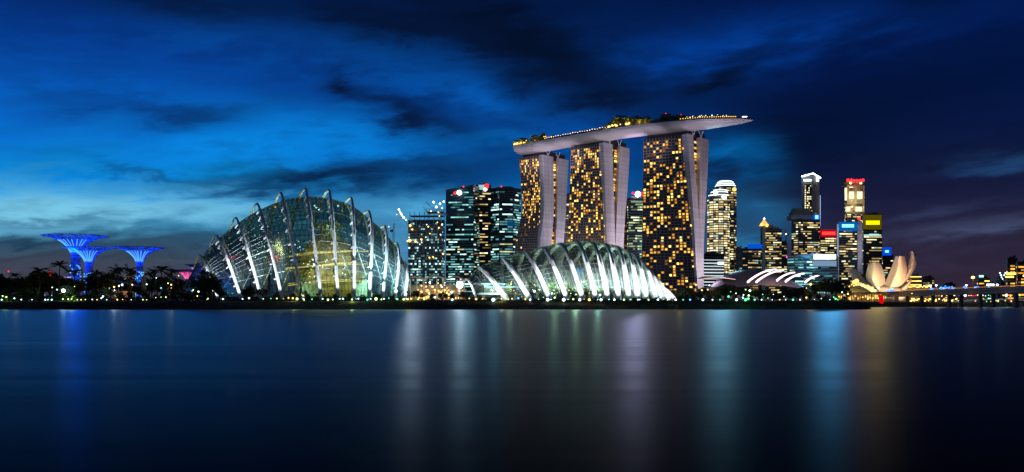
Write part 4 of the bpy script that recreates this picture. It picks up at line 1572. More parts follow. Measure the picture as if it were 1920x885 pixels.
for k_, (p0, p1, y0, y1) in enumerate([(1586, 1619, 347, 341), (1588, 1617, 341, 337)]):
    x0, x1 = W(p0, 0, D).x, W(p1, 0, D).x
    MB().box(((x0 + x1) / 2, D + 14, (zat(y0, D) + zat(y1, D)) / 2), (x1 - x0, 24, zat(y1, D) - zat(y0, D) - .05)).build('crown', CONCD, bu, origin=bu.location)
for px_ in (1590, 1596, 1601, 1607, 1613, 1618):
    bulb(W(px_, 338 + (px_ % 2), D - 6), E_RED, 6.5, bu, 'crown_lamp')
for px_ in (1595, 1614):
    bulb(W(px_, 343, D - 4), E_WARM, 5, bu, 'crown_lamp')
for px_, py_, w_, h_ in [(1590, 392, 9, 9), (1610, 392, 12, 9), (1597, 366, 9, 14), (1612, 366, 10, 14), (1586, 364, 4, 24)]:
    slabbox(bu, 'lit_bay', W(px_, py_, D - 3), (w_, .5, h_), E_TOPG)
for px_, pw in ((1592, 110000), (1612, 110000)):
    l = light('SPOT', W(px_, 412, D - 25), pw, (1, .82, .45), W(px_, 360, D), 2, 70, 1); put(l, bu)
D = 1480
bv = tower('office_tower', foot(1617, 1619, 1654, D, 12, 4), zat(403, D), G_DARK, 'dark banded office tower under a glowing yellow sign', mats=CREAM, lit=(.2, .3), bay=4, pitch=4.4, run=6, fh=.4,
           bands=[(.7, .76, 2.5), (.82, 1, 0)])
sgn_plate(bv, 1619, 1653, 403, 430, D - 2, SB_YEL, SB_YELM, 'sign', (1623, 1649, 413, 422))
slabbox(bv, 'floor_light', W(1636, 441, D - 3), (28, .5, 2.2), emat('cool_floor_light', (.5, .9, .9), 1.0))
bulb(W(1615, 416, D - 5), E_GOLD, 5, bv, 'roof_lamp'); bulb(W(1611, 410, D - 5), E_RED, 5, bv, 'roof_lamp')
D = 1520
bw2 = tower('office_block', foot(1653, 1655, 1675, D, 12, 4), zat(478, D), G_DARK, 'short dark block carrying a small square blue sign beside the petal museum', 'building', mats=CREAM, lit=(.2, .4), bay=4, pitch=4, run=3)
sgn_plate(bw2, 1655, 1671, 464, 479, D - 2, SB_DBLUE, SB_CYAN, 'sign', (1659, 1666, 469, 474))

# unseen point lights added before the towers to draw streaks on the water
def streak_helper(px_, py_, D_, pw, c_, par, r_=17):
    l = light('POINT', W(px_, py_, D_), pw, c_, size=r_)
    put(l, par)


streak_helper(765, 480, 1000, 1.82e5, (.85, .85, .95), cons, 12)
streak_helper(868, 480, 1000, 0.70e5, (.6, .95, 1), b2, 12)
streak_helper(1194, 440, 1310, 3.31e5, (.85, .62, .95), bs)
streak_helper(1353, 440, 1320, 2.38e5, (.35, .78, 1), bc)
streak_helper(1546, 490, 1180, 0.85e5, (.25, .6, 1), bw)
streak_helper(1560, 455, 1260, 3.31e5, (.1, .55, 1), ba)
streak_helper(1604, 470, 1250, 0.42e5, (1, .12, .35), bu)
streak_helper(1645, 450, 1260, 1.27e5, (1, .55, .1), bv)
streak_helper(1085, 470, 1040, 0.30e5, (1, .75, .5), T2)

# ------------------------------------------------------------------ convention roofs
D = 930
conv = thing('convention_hall', WZ(1430, D, GZ), 'long low convention hall with curved grey roof and five glowing pink-white arcs', 'convention hall')
def vault(px0, px1, pxtop, pytop, Dn, Df, nm, mat):
    rows = []
    for i in range(15):
        u = i / 14
        dd = Dn + (Df - Dn) * u
        rows_ = []
        for j in range(21):
            v = j / 20
            px_ = px0 + (px1 - px0) * v
            h = math.sin(math.pi * min(1, max(0, v)) ** .8) ** .6
            x = WZ(px_, D, 0).x
            z = GZ + 7 + (zat(pytop, D) - GZ - 7) * h * math.sin(math.pi * (0.12 + .5 * u))
            rows_.append((x, dd, z))
        rows.append(rows_)
    MB().grid(rows).build(nm, mat, conv, origin=conv.location, smooth=True)
    return rows
rv = vault(1362, 1540, 1430, 501, D, D + 90, 'curved_roof', ROOFMET)
for (x0, y0, x1, y1) in [(1402, 529, 1456, 505), (1418, 529, 1469, 507), (1457, 526, 1490, 511), (1473, 528, 1508, 513), (1510, 529, 1536, 517)]:
    pts = []
    for i in range(11):
        u = i / 10
        pts.append(W(x0 + (x1 - x0) * u, y0 + (y1 - y0) * math.sin(u * math.pi / 2) ** .85, D - 12 + 30 * u))
    MB().tube(pts, [1.15 - .45 * i / 10 for i in range(11)], 5).build('light_arc', E_PINK, conv, origin=conv.location)
mb = MB()
wl = [WZ(1362, D + 1, 0), WZ(1540, D + 1, 0)]
mb.box(((wl[0].x + wl[1].x) / 2, D + 45, GZ + 3.4), (wl[1].x - wl[0].x, 86, 7.6))
mb.build('wall', CONC, conv, origin=conv.location)
for px_, pw, tz in [(1390, 16000, 20), (1440, 16000, 25), (1500, 12000, 20)]:
    l = light('SPOT', WZ(px_, D - 40, 6), pw, (.95, .75, .95), WZ(px_ + 5, D + 20, tz), 2, 110, 1); put(l, conv)
fo = thing('entrance_hall', WZ(1345, 960, GZ), 'low pink-lit swept roof at the foot of the nearest hotel tower', 'hall')
rows = []
for i in range(9):
    u = i / 8
    rows.append([Vector((WZ(1316 + 58 * j / 10, 960, 0).x, 950 + 40 * u, zat(526 - 9 * math.sin(math.pi * (.15 + .6 * (1 - j / 10))) * (.6 + .4 * math.sin(u * 3.14)), 960))) for j in range(11)])
MB().grid(rows).build('swept_roof', ROOFMET, fo, origin=fo.location, smooth=True)
MB().box(WZ(1345, 975, GZ + 8), (30, 30, 16)).build('wall', CONC, fo, origin=fo.location)
MB().tube([rows[0][j] + Vector((0, -1, -.5)) for j in range(11)], .35, 5).build('eave_light', emat('pink_eave', (1, .5, .5), 1.2), fo, origin=fo.location)
l = light('SPOT', WZ(1345, 925, 10), 9000, (1, .6, .7), WZ(1345, 965, 26), 2, 100, 1); put(l, fo)

# ------------------------------------------------------------------ petal museum
D = 930
mus = thing('petal_museum', WZ(1660, D, GZ), 'white lotus-shaped museum with upright curved petals lit warm from below', 'museum')


def petal(pts, depth0, lean, thick, nm='petal', Dd=0, skin=PETAL, sharp=True):
    """pts: list of (left px, right px, py) from base to tip: a hollow finger, outer skin to the camera, rising from the bowl"""
    n_ = len(pts)
    outer, inner = [], []
    NB = 11
    for i, (xl, xr, py_) in enumerate(pts):
        u = i / (n_ - 1)
        dd = D + Dd + lean * u
        ro, ri = [], []
        for j in range(NB):
            v = j / (NB - 1)
            s_ = math.sin(math.pi * v)
            ro.append(W(xl + (xr - xl) * v, py_, dd - depth0 * s_))
            ri.append(W(xl + (xr - xl) * v, py_ + (0 if sharp else 1), dd + thick * (.3 + .7 * s_)))
        outer.append(ro); inner.append(ri)
    o = MB().grid(outer).build(nm, skin, mus, origin=mus.location, smooth=True)
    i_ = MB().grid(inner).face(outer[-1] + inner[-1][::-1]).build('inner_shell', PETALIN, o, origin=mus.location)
    return o


petal([(1640, 1656, 548), (1624, 1660, 530), (1623, 1659, 520), (1625, 1656, 508), (1628, 1652, 496), (1630, 1650, 492)], 7, 3, 8)
petal([(1654, 1678, 547), (1659, 1692, 532), (1666, 1700, 515), (1671, 1700.5, 503), (1675, 1699, 491), (1679, 1696.5, 480.5)], 8, 0, 9)
petal([(1680, 1691, 538), (1694, 1706, 520), (1699, 1714, 506), (1704, 1718.5, 494), (1707, 1718.5, 483), (1707.5, 1715, 472)], 5, 10, 9, Dd=8)
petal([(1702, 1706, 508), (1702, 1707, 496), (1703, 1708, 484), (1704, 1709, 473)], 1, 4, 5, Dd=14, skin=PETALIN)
petal([(1680, 1698, 545), (1692, 1704, 537), (1700, 1708, 531), (1706, 1710, 524)], 3, 6, 4, Dd=-2)
petal([(1628, 1642, 549), (1610, 1634, 536), (1600, 1622, 524), (1592, 1614, 514), (1585, 1605, 504)], 5, 4, 6)
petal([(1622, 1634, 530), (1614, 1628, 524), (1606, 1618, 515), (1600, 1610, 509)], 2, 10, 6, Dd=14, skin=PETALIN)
petal([(1634, 1650, 552), (1612, 1646, 545), (1602, 1630, 535), (1596, 1612, 527)], 3, -6, 4, Dd=-10)
mb = MB()
mb.ball(WZ(1662, D, 11), 13, 16, 8, sq=(1.6, 1, .8))
mb.build('bowl', PETAL, mus, origin=mus.location, smooth=True)
for px_, dd, tpx, tpy, pw, c_ in [(1640, 40, 1641, 515, 11000, (1, .75, .4)), (1675, 42, 1684, 505, 16000, (1, .56, .3)), (1705, 42, 1710, 500, 15000, (1, .5, .22)),
                                (1605, 38, 1605, 515, 6000, (1, .85, .4)), (1622, 30, 1622, 540, 5000, (1, .8, .15)), (1692, 24, 1695, 540, 3500, (1, .8, .4))]:
    l = light('SPOT', WZ(px_, D - dd, 8), pw * 9, c_, W(tpx, tpy, D), 1.5, 75, 1); put(l, mus)
# rippled yellow canopy at the museum's left foot
can = thing('ribbed_canopy', WZ(1608, 900, GZ), 'ribbed yellow-lit glass canopy at the left foot of the petal museum', 'canopy')
rows = []
for i in range(9):
    u = i / 8
    row = []
    for j in range(25):
        v = j / 24
        xl, xr = 1574 + 4 * u, 1640 - 6 * u
        py_ = 556 - (22 * math.sin(math.pi * (v ** .7) * .96) ** .7) * (.35 + .65 * math.sin(u * math.pi * .5)) + .7 * math.sin(v * 60)
        row.append(W(xl + (xr - xl) * v, py_, 880 + 26 * u))
    rows.append(row)
MB().grid(rows).build('canopy_roof', pmat('cream_canopy', (.6, .55, .35), .5), can, origin=can.location, smooth=True)
for i in (0, 2, 4, 6, 8):
    MB().tube([p + Vector((0, -.4, .4)) for p in rows[i]], .3, 4).build('canopy_rib', WHITE, can, origin=can.location)
for px_, pw in ((1590, 2600), (1608, 3800), (1626, 2600)):
    l = light('POINT', W(px_, 533, 866), pw, (1, .75, .12), size=1); put(l, can)
for k_ in range(14):
    bulb(W(1580 + k_ * 4.3, 541 - 8 * math.sin(k_ / 13 * 3.1) + rnd.uniform(-2, 2), 872), E_GOLD, rnd.uniform(1.2, 2.2), can)
bulb(W(1606, 527, 868), E_GOLD, 4.5, can); bulb(W(1601, 529, 868), E_GOLD, 3.5, can)

# ------------------------------------------------------------------ road bridge on the right
br_a, br_b = Vector((W(1583, 0, 880).x, 880, 0)), Vector((W(1990, 0, 560).x, 560, 0))
bd_ = (br_b - br_a); bl2 = bd_.length; bdn = bd_.normalized(); bn = Vector((bdn.y, -bdn.x, 0))
if bn.y > 0: bn = -bn
ba_ = br_a - bdn * 60
bridge = thing('road_bridge', (br_a.x, br_a.y, 0), 'long concrete road bridge with amber light along its deck, at the right shore', 'bridge')
def bpt(s_, off, z):
    p = br_a + bdn * s_ - bn * off
    return Vector((p.x, p.y, z))
def zdk(s_):
    return 11.4 + 2.2 * (s_ / bl2) ** 1.0
mb = MB()
ss = [-60 + (bl2 + 60) * i / 30 for i in range(31)]
sec = [(-.2, -3.4), (-.2, -1.2), (-1.2, -1.0), (-1.2, 0), (16, 0), (16, -1), (15, -1.2), (14, -3.4)]
mb.grid([[bpt(s_, o_, zdk(s_) + dz) for o_, dz in sec] for s_ in ss], close=True)
mb.build('deck', CONC, bridge, origin=bridge.location)
mb = MB()
mb.grid([[bpt(s_, o_, zdk(s_) + dz) for o_, dz in ((-1.2, .01), (-1.2, 1.0), (-.9, 1.0), (-.9, .01))] for s_ in ss], close=True)
mb.build('parapet', CONC, bridge, origin=bridge.location)
mb = MB().tube([bpt(s_, .5, zdk(s_) + 1.5) for s_ in ss if s_ > 60], .13, 4)
mb.build('traffic_light_trail', emat('amber_trail_glow', (1, .38, .1), .8), bridge, origin=bridge.location)  # glowing tube added for the blurred light trails of passing traffic
for k_ in range(10):
    s_ = 20 + k_ * 42
    if s_ > bl2: break
    mb = MB()
    for off in (1.5, 11):
        c = bpt(s_, off, 0)
        mb.prism([(c.x - 1.1, c.y - 1.1), (c.x + 1.1, c.y - 1.1), (c.x + 1.1, c.y + 1.1), (c.x - 1.1, c.y + 1.1)], -3, zdk(s_) - 3.41)
    mb.build('pier', CONCD, bridge, origin=bpt(s_, 6, 0))
for k_ in range(9):
    s_ = 45 + k_ * 44
    l = light('POINT', bpt(s_, -9, 8.5), 260, (1, .6, .35), size=.6); put(l, bridge)

# lower second deck / quay road behind the bridge, lit promenade
pr = thing('promenade_arcade', WZ(1640, 745, GZ), 'low arcade glowing gold under the bridge left end', 'arcade')
x0, x1 = WZ(1585, 748, 0).x, WZ(1690, 748, 0).x
MB().box(((x0 + x1) / 2, 765, GZ + 7.6), (x1 - x0, 24, .8)).build('roof', CONCD, pr, origin=pr.location)
MB().box(((x0 + x1) / 2, 776, GZ + 3.6), (x1 - x0, 1, 7.2)).build('back_wall', STONEW, pr, origin=pr.location)
for k_ in range(22):
    xx = x0 + (x1 - x0) * (k_ + .5) / 22
    MB().box((xx, 754, GZ + 3.6), (.5, .5, 7.1)).build('column', STONEW, pr, origin=(xx, 754, GZ))
q = []
for k_ in range(60):
    xx = rnd.uniform(x0, x1 - 3); z = GZ + rnd.uniform(.8, 5); w_ = rnd.uniform(.8, 2.6); h_ = rnd.uniform(.6, 2.4)
    yy = 775.2 - k_ * .01
    q.append(([(xx, yy, z), (xx + w_, yy, z), (xx + w_, yy, z + h_), (xx, yy, z + h_)], rnd.randrange(5)))
add_windows(pr, q, WARM)
for k_ in range(4):
    l = light('POINT', Vector((x0 + (x1 - x0) * (k_ + .5) / 4, 765, GZ + 6)), 900, (1, .6, .15), size=.5); put(l, pr)
rp = thing('lit_pillar', WZ(1652, 742, .3), 'bright red illuminated pillar standing at the water under the bridge', 'pillar')
MB().box(WZ(1652, 740, 5.2), (3.0, 2.0, 8)).build('pillar_body', emat('red_pillar', (1, .0, .01), .75), rp, origin=rp.location)
MB().box(WZ(1652, 740, .8), (3.8, 2.8, 1.4)).build('base', CONCD, rp, origin=rp.location)
MB().box(WZ(1652, 740, 9.5), (3.4, 2.4, .5)).build('cap', DARK, rp, origin=rp.location)

# far low buildings at the right
for (p0, p1, y0, D_, lit_, ms, lab) in [
        (1700, 1728, 519, 1500, .4, CREAM, 'flat-roofed low building with golden eaves right of the petal museum'),
        (1727, 1752, 521, 1650, .5, CREAM, 'small cream-lit office block behind the golden-eaved building'),
        (1768, 1792, 533, 1900, .3, CREAM, 'tiny dim block behind the lamp-lined bridge'),
        (1832, 1856, 522, 1500, .25, WARM, 'dark rust-coloured block below a green roof lamp'),
        (1848, 1866, 534, 1450, .6, COOL, 'low block with a cool white lit frontage beside the rust-coloured block'),
        (1868, 1884, 521, 1800, .3, CREAM, 'narrow grey block left of the large orange-windowed building'),
        (1886, 1908, 485, 1300, .35, WARM, 'tall dark building at the right edge with amber storeys'),
        (1905, 1960, 492, 1230, .65, WARM, 'broad orange-windowed hotel block at the right edge')]:
    o = tower('distant_building', foot(p0, p0 + 3, p1, D_, 12, 5), zat(y0, D_), G_STONE if ms is not COOL else G_DARK, lab, 'building', mats=ms, lit=(.15, lit_), bay=4.2, pitch=4.2, run=2, z0=8)
    if y0 == 519:
        for yy in (519, 527, 534):
            slabbox(o, 'eave_light', W(1714, yy, D_ - 3), (24, .6, 1.5), E_GOLD)
    if y0 == 522:
        slabbox(o, 'roof_sign', W(1840, 518, D_), (7, 1, 3.2), emat('mint_roof_sign', (.4, 1, .75), 2))
    if y0 == 534:
        slabbox(o, 'shopfront_light', W(1857, 534, D_ - 4), (12, .6, 3), E_COOL)
    if y0 == 485:
        slabbox(o, 'lit_storey', W(1897, 513, D_ - 3), (16, .6, 3), E_GOLD); slabbox(o, 'lit_storey', W(1893, 519, D_ - 3), (12, .6, 2.5), E_GOLD)
low = thing('waterfront_market', WZ(1735, 1000, GZ), 'tiered low waterfront building with strings of golden lamps right of the museum', 'building')
for k_, (p0, p1, y0) in enumerate([(1680, 1760, 545), (1700, 1745, 536)]):
    a, b_ = WZ(p0, 1000, 0).x, WZ(p1, 1000, 0).x
    MB().box(((a + b_) / 2, 1010, (zat(y0, 1000) + GZ) / 2), (b_ - a, 20 - 6 * k_, zat(y0, 1000) - GZ)).build('storey', STONEW, low, origin=low.location)
    for i in range(26 - 10 * k_):
        bulb(W(p0 + (p1 - p0) * i / (25 - 10 * k_), y0 + rnd.uniform(0, 3), 994), rnd.choice([E_GOLD, E_WARM, E_WARM]), rnd.uniform(1, 2), low)
l = light('POINT', W(1710, 538, 985), 4000, (1, .7, .25), size=1); put(l, low)
crane(1878, 538, 1500, GZ, 18, 110, 'white-lit crane with two raised jibs left of the orange-windowed hotel', [(1875, 512, E_COOL, 3.5), (1877, 516, E_COOL, 3.5), (1878, 520, E_COOL, 3), (1883, 516, E_COOL, 3), (1885, 512, E_COOL, 3), (1880, 523, E_COOL, 2.5)])

# ------------------------------------------------------------------ restaurant building between the domes
D = 540
rest = thing('waterside_restaurant', WZ(820, D, GZ), 'low brown wavy-roofed restaurant glowing orange between the two domes', 'restaurant')
rows = []
for i in range(6):
    u = i / 5
    rows.append([Vector((WZ(766 + 108 * j / 30, D, 0).x, D - 4 + 30 * u, zat(520 - 2.5 * math.sin(j / 30 * 17) - 3 * math.sin(math.pi * j / 30) + 1.5 * (1 - u), D))) for j in range(31)])
MB().grid(rows).grid([[p + Vector((0, 0, -1.0)) for p in rows[0]], rows[0]]).build('wavy_roof', BROWNROOF, rest, origin=rest.location)
for k_ in range(9):
    xx = WZ(769 + 12.6 * k_, D, 0).x
    MB().tube([Vector((xx, D, GZ)), Vector((xx, D, zat(524, D)))], .45, 8).build('column', STONEW, rest, origin=(xx, D, GZ))
MB().box(WZ(820, D + 24, GZ + 5), (32, 1, 11)).build('back_wall', STONEW, rest, origin=rest.location)
for z_ in (0, 4.6):
    MB().box(WZ(820, D + 12, GZ + .3 + z_), (33, 22, .4)).build('floor_slab', CONC, rest, origin=rest.location)
q = []
for k_ in range(130):
    xx = WZ(rnd.uniform(770, 868), D, 0).x; z = GZ + rnd.choice([1, 5.4]) + rnd.uniform(0, 1.6); w_ = rnd.uniform(.4, 1.2); h_ = rnd.uniform(.4, 1.3)
    yy = D + 23.3 - k_ * .01
    q.append(([(xx, yy, z), (xx + w_, yy, z), (xx + w_, yy, z + h_), (xx, yy, z + h_)], rnd.randrange(5)))
add_windows(rest, q, WARM)
for k_ in range(30):
    bulb(W(rnd.uniform(772, 880), rnd.choice([532, 545, 538, 552, 557]) + rnd.uniform(-3, 3), D - 3 + rnd.uniform(0, 8)), rnd.choice([E_WARM, E_WARM, E_GOLD, E_WHITE]), rnd.uniform(.5, 1.3), rest, 'lamp')
for px_, z_, pw in ((785, 8, 2500), (808, 12, 2500), (835, 12, 2500), (860, 8, 2500), (822, 7, 1500)):
    l = light('POINT', WZ(px_, D + 6, z_), pw, (1, .5, .18), size=.6); put(l, rest)
l = light('POINT', WZ(790, D - 10, GZ + 9), 900, (1, .5, .25), size=.6); put(l, rest)
# dazzling mast lamp
ml = thing('mast_lamp', WZ(862, 520, GZ), 'dazzling white lamp on a mast at the left tip of the low dome', 'lamp')
zl = zat(534, 520)
MB().tube([WZ(862, 520, GZ), WZ(862, 520, zl - 1)], .22, 6).build('mast', STEEL, ml, origin=ml.location)
o = MB().ball((0, 0, 0), 2.0, 12, 8).build('lamp_globe', emat('dazzling_globe', (1, .9, .95), 14)); o.parent = ml; o.location = W(862, 534, 520) - ml.location
l = light('POINT', W(862, 534, 517), 16000, (.95, .85, 1), size=1.5); put(l, ml)
# small arch at the low dome's left tip
tipa = Arch(WZ(893, 515, 5), W(874, 524, 535), WZ(862, 550, 5), .4)
MB().tube([tipa.at(math.pi * q / 24) for q in range(25)], .8, 6).build('rib', WHITE, domeB, origin=tipa.F)

# inside the low dome: planted beds, lit terrace
terr = thing('indoor_terrace', WZ(960, 530, 5), 'cool-lit terrace and planted beds inside the left end of the low dome', 'terrace')
MB().box(WZ(940, 535, 8.5), (26, 20, 1)).box(WZ(930, 540, 12), (14, 10, 6)).build('terrace_slab', CONC, terr, origin=terr.location)
for (px_, z_, w_) in ((925, 14.2, 14), (945, 12.4, 20)):
    slabbox(terr, 'light_strip', WZ(px_, 522, z_), (w_, .5, .5), emat('cool_strip_%d' % px_, (.4, .9, 1), 1.5))
for px_, D_, z_, pw, c_ in [(925, 522, 11, 3500, (.4, .9, 1)), (955, 526, 12, 4500, (1, .85, .5)), (1000, 530, 12, 6000, (.9, 1, .5)), (1040, 534, 12, 6500, (.8, 1, .5)),
                          (1080, 536, 14, 7500, (.85, 1, .6)), (1120, 538, 12, 7500, (.7, 1, .8)), (1160, 538, 12, 6000, (.7, .95, 1)), (1195, 538, 9, 4500, (.7, .95, 1)),
                          (975, 530, 7, 3500, (1, .7, .25))]:
    l = light('POINT', WZ(px_, D_, z_), pw * 3.2, c_, size=.8); put(l, terr)
slabbox(terr, 'screen', WZ(1085, 534, 22), (5, .4, 4), emat('blue_screen', (.02, .3, .8), .8))
bpts = [W(rnd.uniform(935, 1220), rnd.uniform(528, 560), rnd.uniform(512, 535)) for _ in range(95)]
bulb_cluster('light_string', 'many small yellow and white bulbs among the plants inside the low dome', bpts, [E_GOLD, E_LIME, E_WARM, E_COOL], r=.3)

# ------------------------------------------------------------------ steel supertrees
BLUEST = pmat('blue_painted_steel', (.35, .3, .7), .5, .1)


def supertree(px_, D_, pytop, wtop, wtrunk, pyneck, label, pw, seedn, ledc=(.12, .5, 1), lc=(.0, .09, 1), dens=1.0, leds=70):
    rr_ = random.Random(seedn)
    zt = zat(pytop, D_)
    zn = zat(pyneck, D_)
    rt = wtop / 2 / F * D_
    rk = wtrunk / 2 / F * D_
    base = WZ(px_, D_, GZ)
    r = thing('supertree', base, label, 'steel tree')
    MB().tube([Vector((base.x, base.y, GZ + (zt - GZ - 3) * q / 8)) for q in range(9)], [rk * .55] * 9, 14).build('trunk_core', CONCD, r, origin=base)
    n_ = int(30 * dens)

    def prof_(u):
        # u 0..1 : height; returns radius
        z = GZ + (zt - GZ) * u
        if z < zn:
            return rk * (1 - .12 * (z - GZ) / (zn - GZ)), z
        k_ = (z - zn) / (zt - zn)
        return rk * .88 + (rt - rk * .88) * (1 - math.sqrt(max(0, 1 - k_ ** 1.35))) ** .8, z
    mb = MB()
    for i in range(n_):
        a0 = 2 * math.pi * i / n_
        for tw in (-1, 1):
            pts = []
            for q in range(15):
                u = q / 14 * (zn - GZ) / (zt - GZ) * .98
                rad, z = prof_(u)
                a = a0 + tw * .8 * u
                pts.append(Vector((base.x + rad * math.cos(a), base.y + rad * math.sin(a), z)))
            mb.tube(pts, .15, 4, cap=False)
    mb.build('trunk_lattice', BLUEST, r, origin=base)
    mb = MB()
    rim = []
    for i in range(int(n_ * 2.6)):
        a0 = 2 * math.pi * i / int(n_ * 2.6) + rr_.uniform(-.02, .02)
        pts = []
        end = rr_.uniform(.9, 1.03)
        for q in range(13):
            k_ = q / 12 * end
            # quarter curve from trunk to rim
            rad = rk * .88 + (rt - rk * .88) * (1 - math.cos(min(1.2, k_) * math.pi / 2)) ** 1.05
            z = zn + (zt - zn) * math.sin(min(1.0, k_) * math.pi / 2) ** 1.25 + (rr_.uniform(0, .6) if q == 12 else 0)
            a = a0 + .25 * math.sin(k_ * 3 + i)* .12
            pts.append(Vector((base.x + rad * math.cos(a), base.y + rad * math.sin(a), z)))
        mb.tube(pts, [.28 - .014 * q for q in range(13)], 4, cap=False)
    for kk in (.35, .55, .72, .86, .97):
        rad = rk * .88 + (rt - rk * .88) * (1 - math.cos(kk * math.pi / 2)) ** 1.05
        z = zn + (zt - zn) * math.sin(kk * math.pi / 2) ** 1.25
        mb.tube([Vector((base.x + rad * math.cos(a), base.y + rad * math.sin(a), z + .2)) for a in [2 * math.pi * q / 40 for q in range(41)]], .2, 4)
    mb.build('canopy_branches', BLUEST, r, origin=base)
    # thin woven deck of fine rods across the top
    mb = MB()
    for i in range(90):
        a = rr_.uniform(0, 6.28); rad = rt * rr_.uniform(.3, .95)
        p = Vector((base.x + rad * math.cos(a), base.y + rad * math.sin(a), zt - (1 - rad / rt) * (zt - zn) * .12))
        a2 = a + rr_.uniform(-.5, .5); r2 = min(rt, rad * rr_.uniform(.7, 1.2))
        mb.tube([p, Vector((base.x + r2 * math.cos(a2), base.y + r2 * math.sin(a2), zt + rr_.uniform(-.3, .5)))], .12, 3)
    mb.build('canopy_rods', DARK, r, origin=base)
    led = emat('tree_led_%d' % seedn, ledc, 1.5)
    mb = MB()
    for i in range(9):
        a0 = math.pi * (1.12 + .76 * (i + .5) / 9) + rr_.uniform(-.05, .05)
        pts = []
        for q in range(8):
            k_ = .12 + q / 7 * .5
            rad = rk * .9 + (rt - rk * .88) * (1 - math.cos(k_ * math.pi / 2)) ** 1.05 + .25
            z = zn + (zt - zn) * math.sin(k_ * math.pi / 2) ** 1.25
            pts.append(Vector((base.x + rad * math.cos(a0), base.y + rad * math.sin(a0), z)))
        mb.tube(pts, .22, 4)
    mb.build('light_strips', led, r, origin=base)
    pb = None
    for i in range(leds):
        z = GZ + (zn - GZ) * rr_.uniform(.12, .78)
        a0 = math.pi * rr_.uniform(1.02, 1.98)
        p = Vector((base.x + rk * 1.08 * math.cos(a0), base.y + rk * 1.08 * math.sin(a0), z))
        if pb is None:
            pb = MB().ball((0, 0, 0), .42, 6, 4).build('led', led)
            o = pb
        else:
            o = pb.copy(); COL.objects.link(o)
        o.parent = r; o.location = p - base
        k_ = rr_.uniform(.6, 1.25); o.scale = (k_, k_, k_)
    for i in range(4):
        a0 = math.pi * (1.15 + .7 * i / 3)
        c_, s_ = math.cos(a0), math.sin(a0)
        l = light('SPOT', Vector((base.x + (rk + rt * .35) * c_, base.y + (rk + rt * .35) * s_, zn - (zt - zn) * .5)), pw, lc,
                  (base.x + rt * .35 * c_, base.y + rt * .35 * s_, zt), 1.2, 120, .8); put(l, r)
    l = light('POINT', Vector((base.x, base.y, zn + (zt - zn) * .55)), pw * .6, lc, size=1); put(l, r)
    for z_ in (.3, .6):
        l = light('POINT', Vector((base.x, base.y - rk * 3.2, GZ + (zn - GZ) * z_)), pw * .16, (.0, .1, 1), size=1); put(l, r)
    return r


supertree(142, 720, 443, 120, 18, 478, 'tallest blue-lit steel tree with the widest canopy, left of the other two', 22000, 1)
supertree(167, 690, 465, 92, 15, 494, 'blue-lit steel tree standing in front and right of the tallest one', 13000, 2)
supertree(262, 700, 465, 94, 13, 494, 'blue-lit steel tree standing alone, right of the pair', 13000, 3)
supertree(352, 760, 507, 60, 8, 525, 'small pink and blue lit steel tree half hidden by the tall dome', 160, 4, (1, .12, .35), (.35, .03, 1), .6, 20)
supertree(372, 800, 497, 50, 8, 520, 'small dim violet steel tree just behind the left tip of the tall dome', 120, 5, (.6, .15, .8), (.3, .05, 1), .5, 8)
l = light('POINT', W(140, 470, 680), 50000, (.0, .08, 1), size=5); put(l, gr)

# ------------------------------------------------------------------ trees
def make_broadleaf(h, rw, seedn, leaf, n=900, nm='broadleaf_tree', size=.42):
    rr_ = random.Random(seedn)
    r = thing(nm, (0, 0, 0), None, None)
    mb = MB()
    th = h * .42
    mb.tube([Vector((0, 0, -.3)), Vector((.15, 0, th * .5)), Vector((.1, .1, th)), Vector((0, 0, h * .75))], [.32, .25, .2, .07], 7)
    clumps = []
    for i in range(7):
        a = rr_.uniform(0, 6.28)
        e = Vector((rw * .6 * math.cos(a), rw * .6 * math.sin(a), h * rr_.uniform(.5, .85)))
        mb.tube([Vector((.1, .1, th * rr_.uniform(.7, 1.1))), e * .5 + Vector((0, 0, th * .5)), e], [.14, .09, .04], 5)
        clumps.append((e, rr_.uniform(.32, .5)))
    clumps.append((Vector((0, 0, h * .86)), .42))
    clumps.append((Vector((0, 0, h * .6)), .5))
    o = mb.build('trunk', BARK); o.parent = r
    mb = MB()
    for c, k_ in clumps:
        for _ in range(n // len(clumps)):
            v = Vector((rr_.gauss(0, 1), rr_.gauss(0, 1), rr_.gauss(0, .8))).normalized() * rr_.uniform(.45, 1.05)
            p = c + Vector((v.x * rw * k_, v.y * rw * k_, v.z * rw * k_ * .8))
            if p.z > h: p.z = h - rr_.uniform(0, .5)
            if p.z < .4: p.z = .5
            s_ = size * rr_.uniform(.6, 1.4)
            a = Vector((rr_.gauss(0, 1), rr_.gauss(0, 1), rr_.gauss(0, .6))).normalized()
            b_ = a.orthogonal().normalized()
            mb.face([p - a * s_, p - b_ * s_ * .5, p + a * s_, p + b_ * s_ * .5])
    o = mb.build('crown', leaf); o.parent = r
    return r


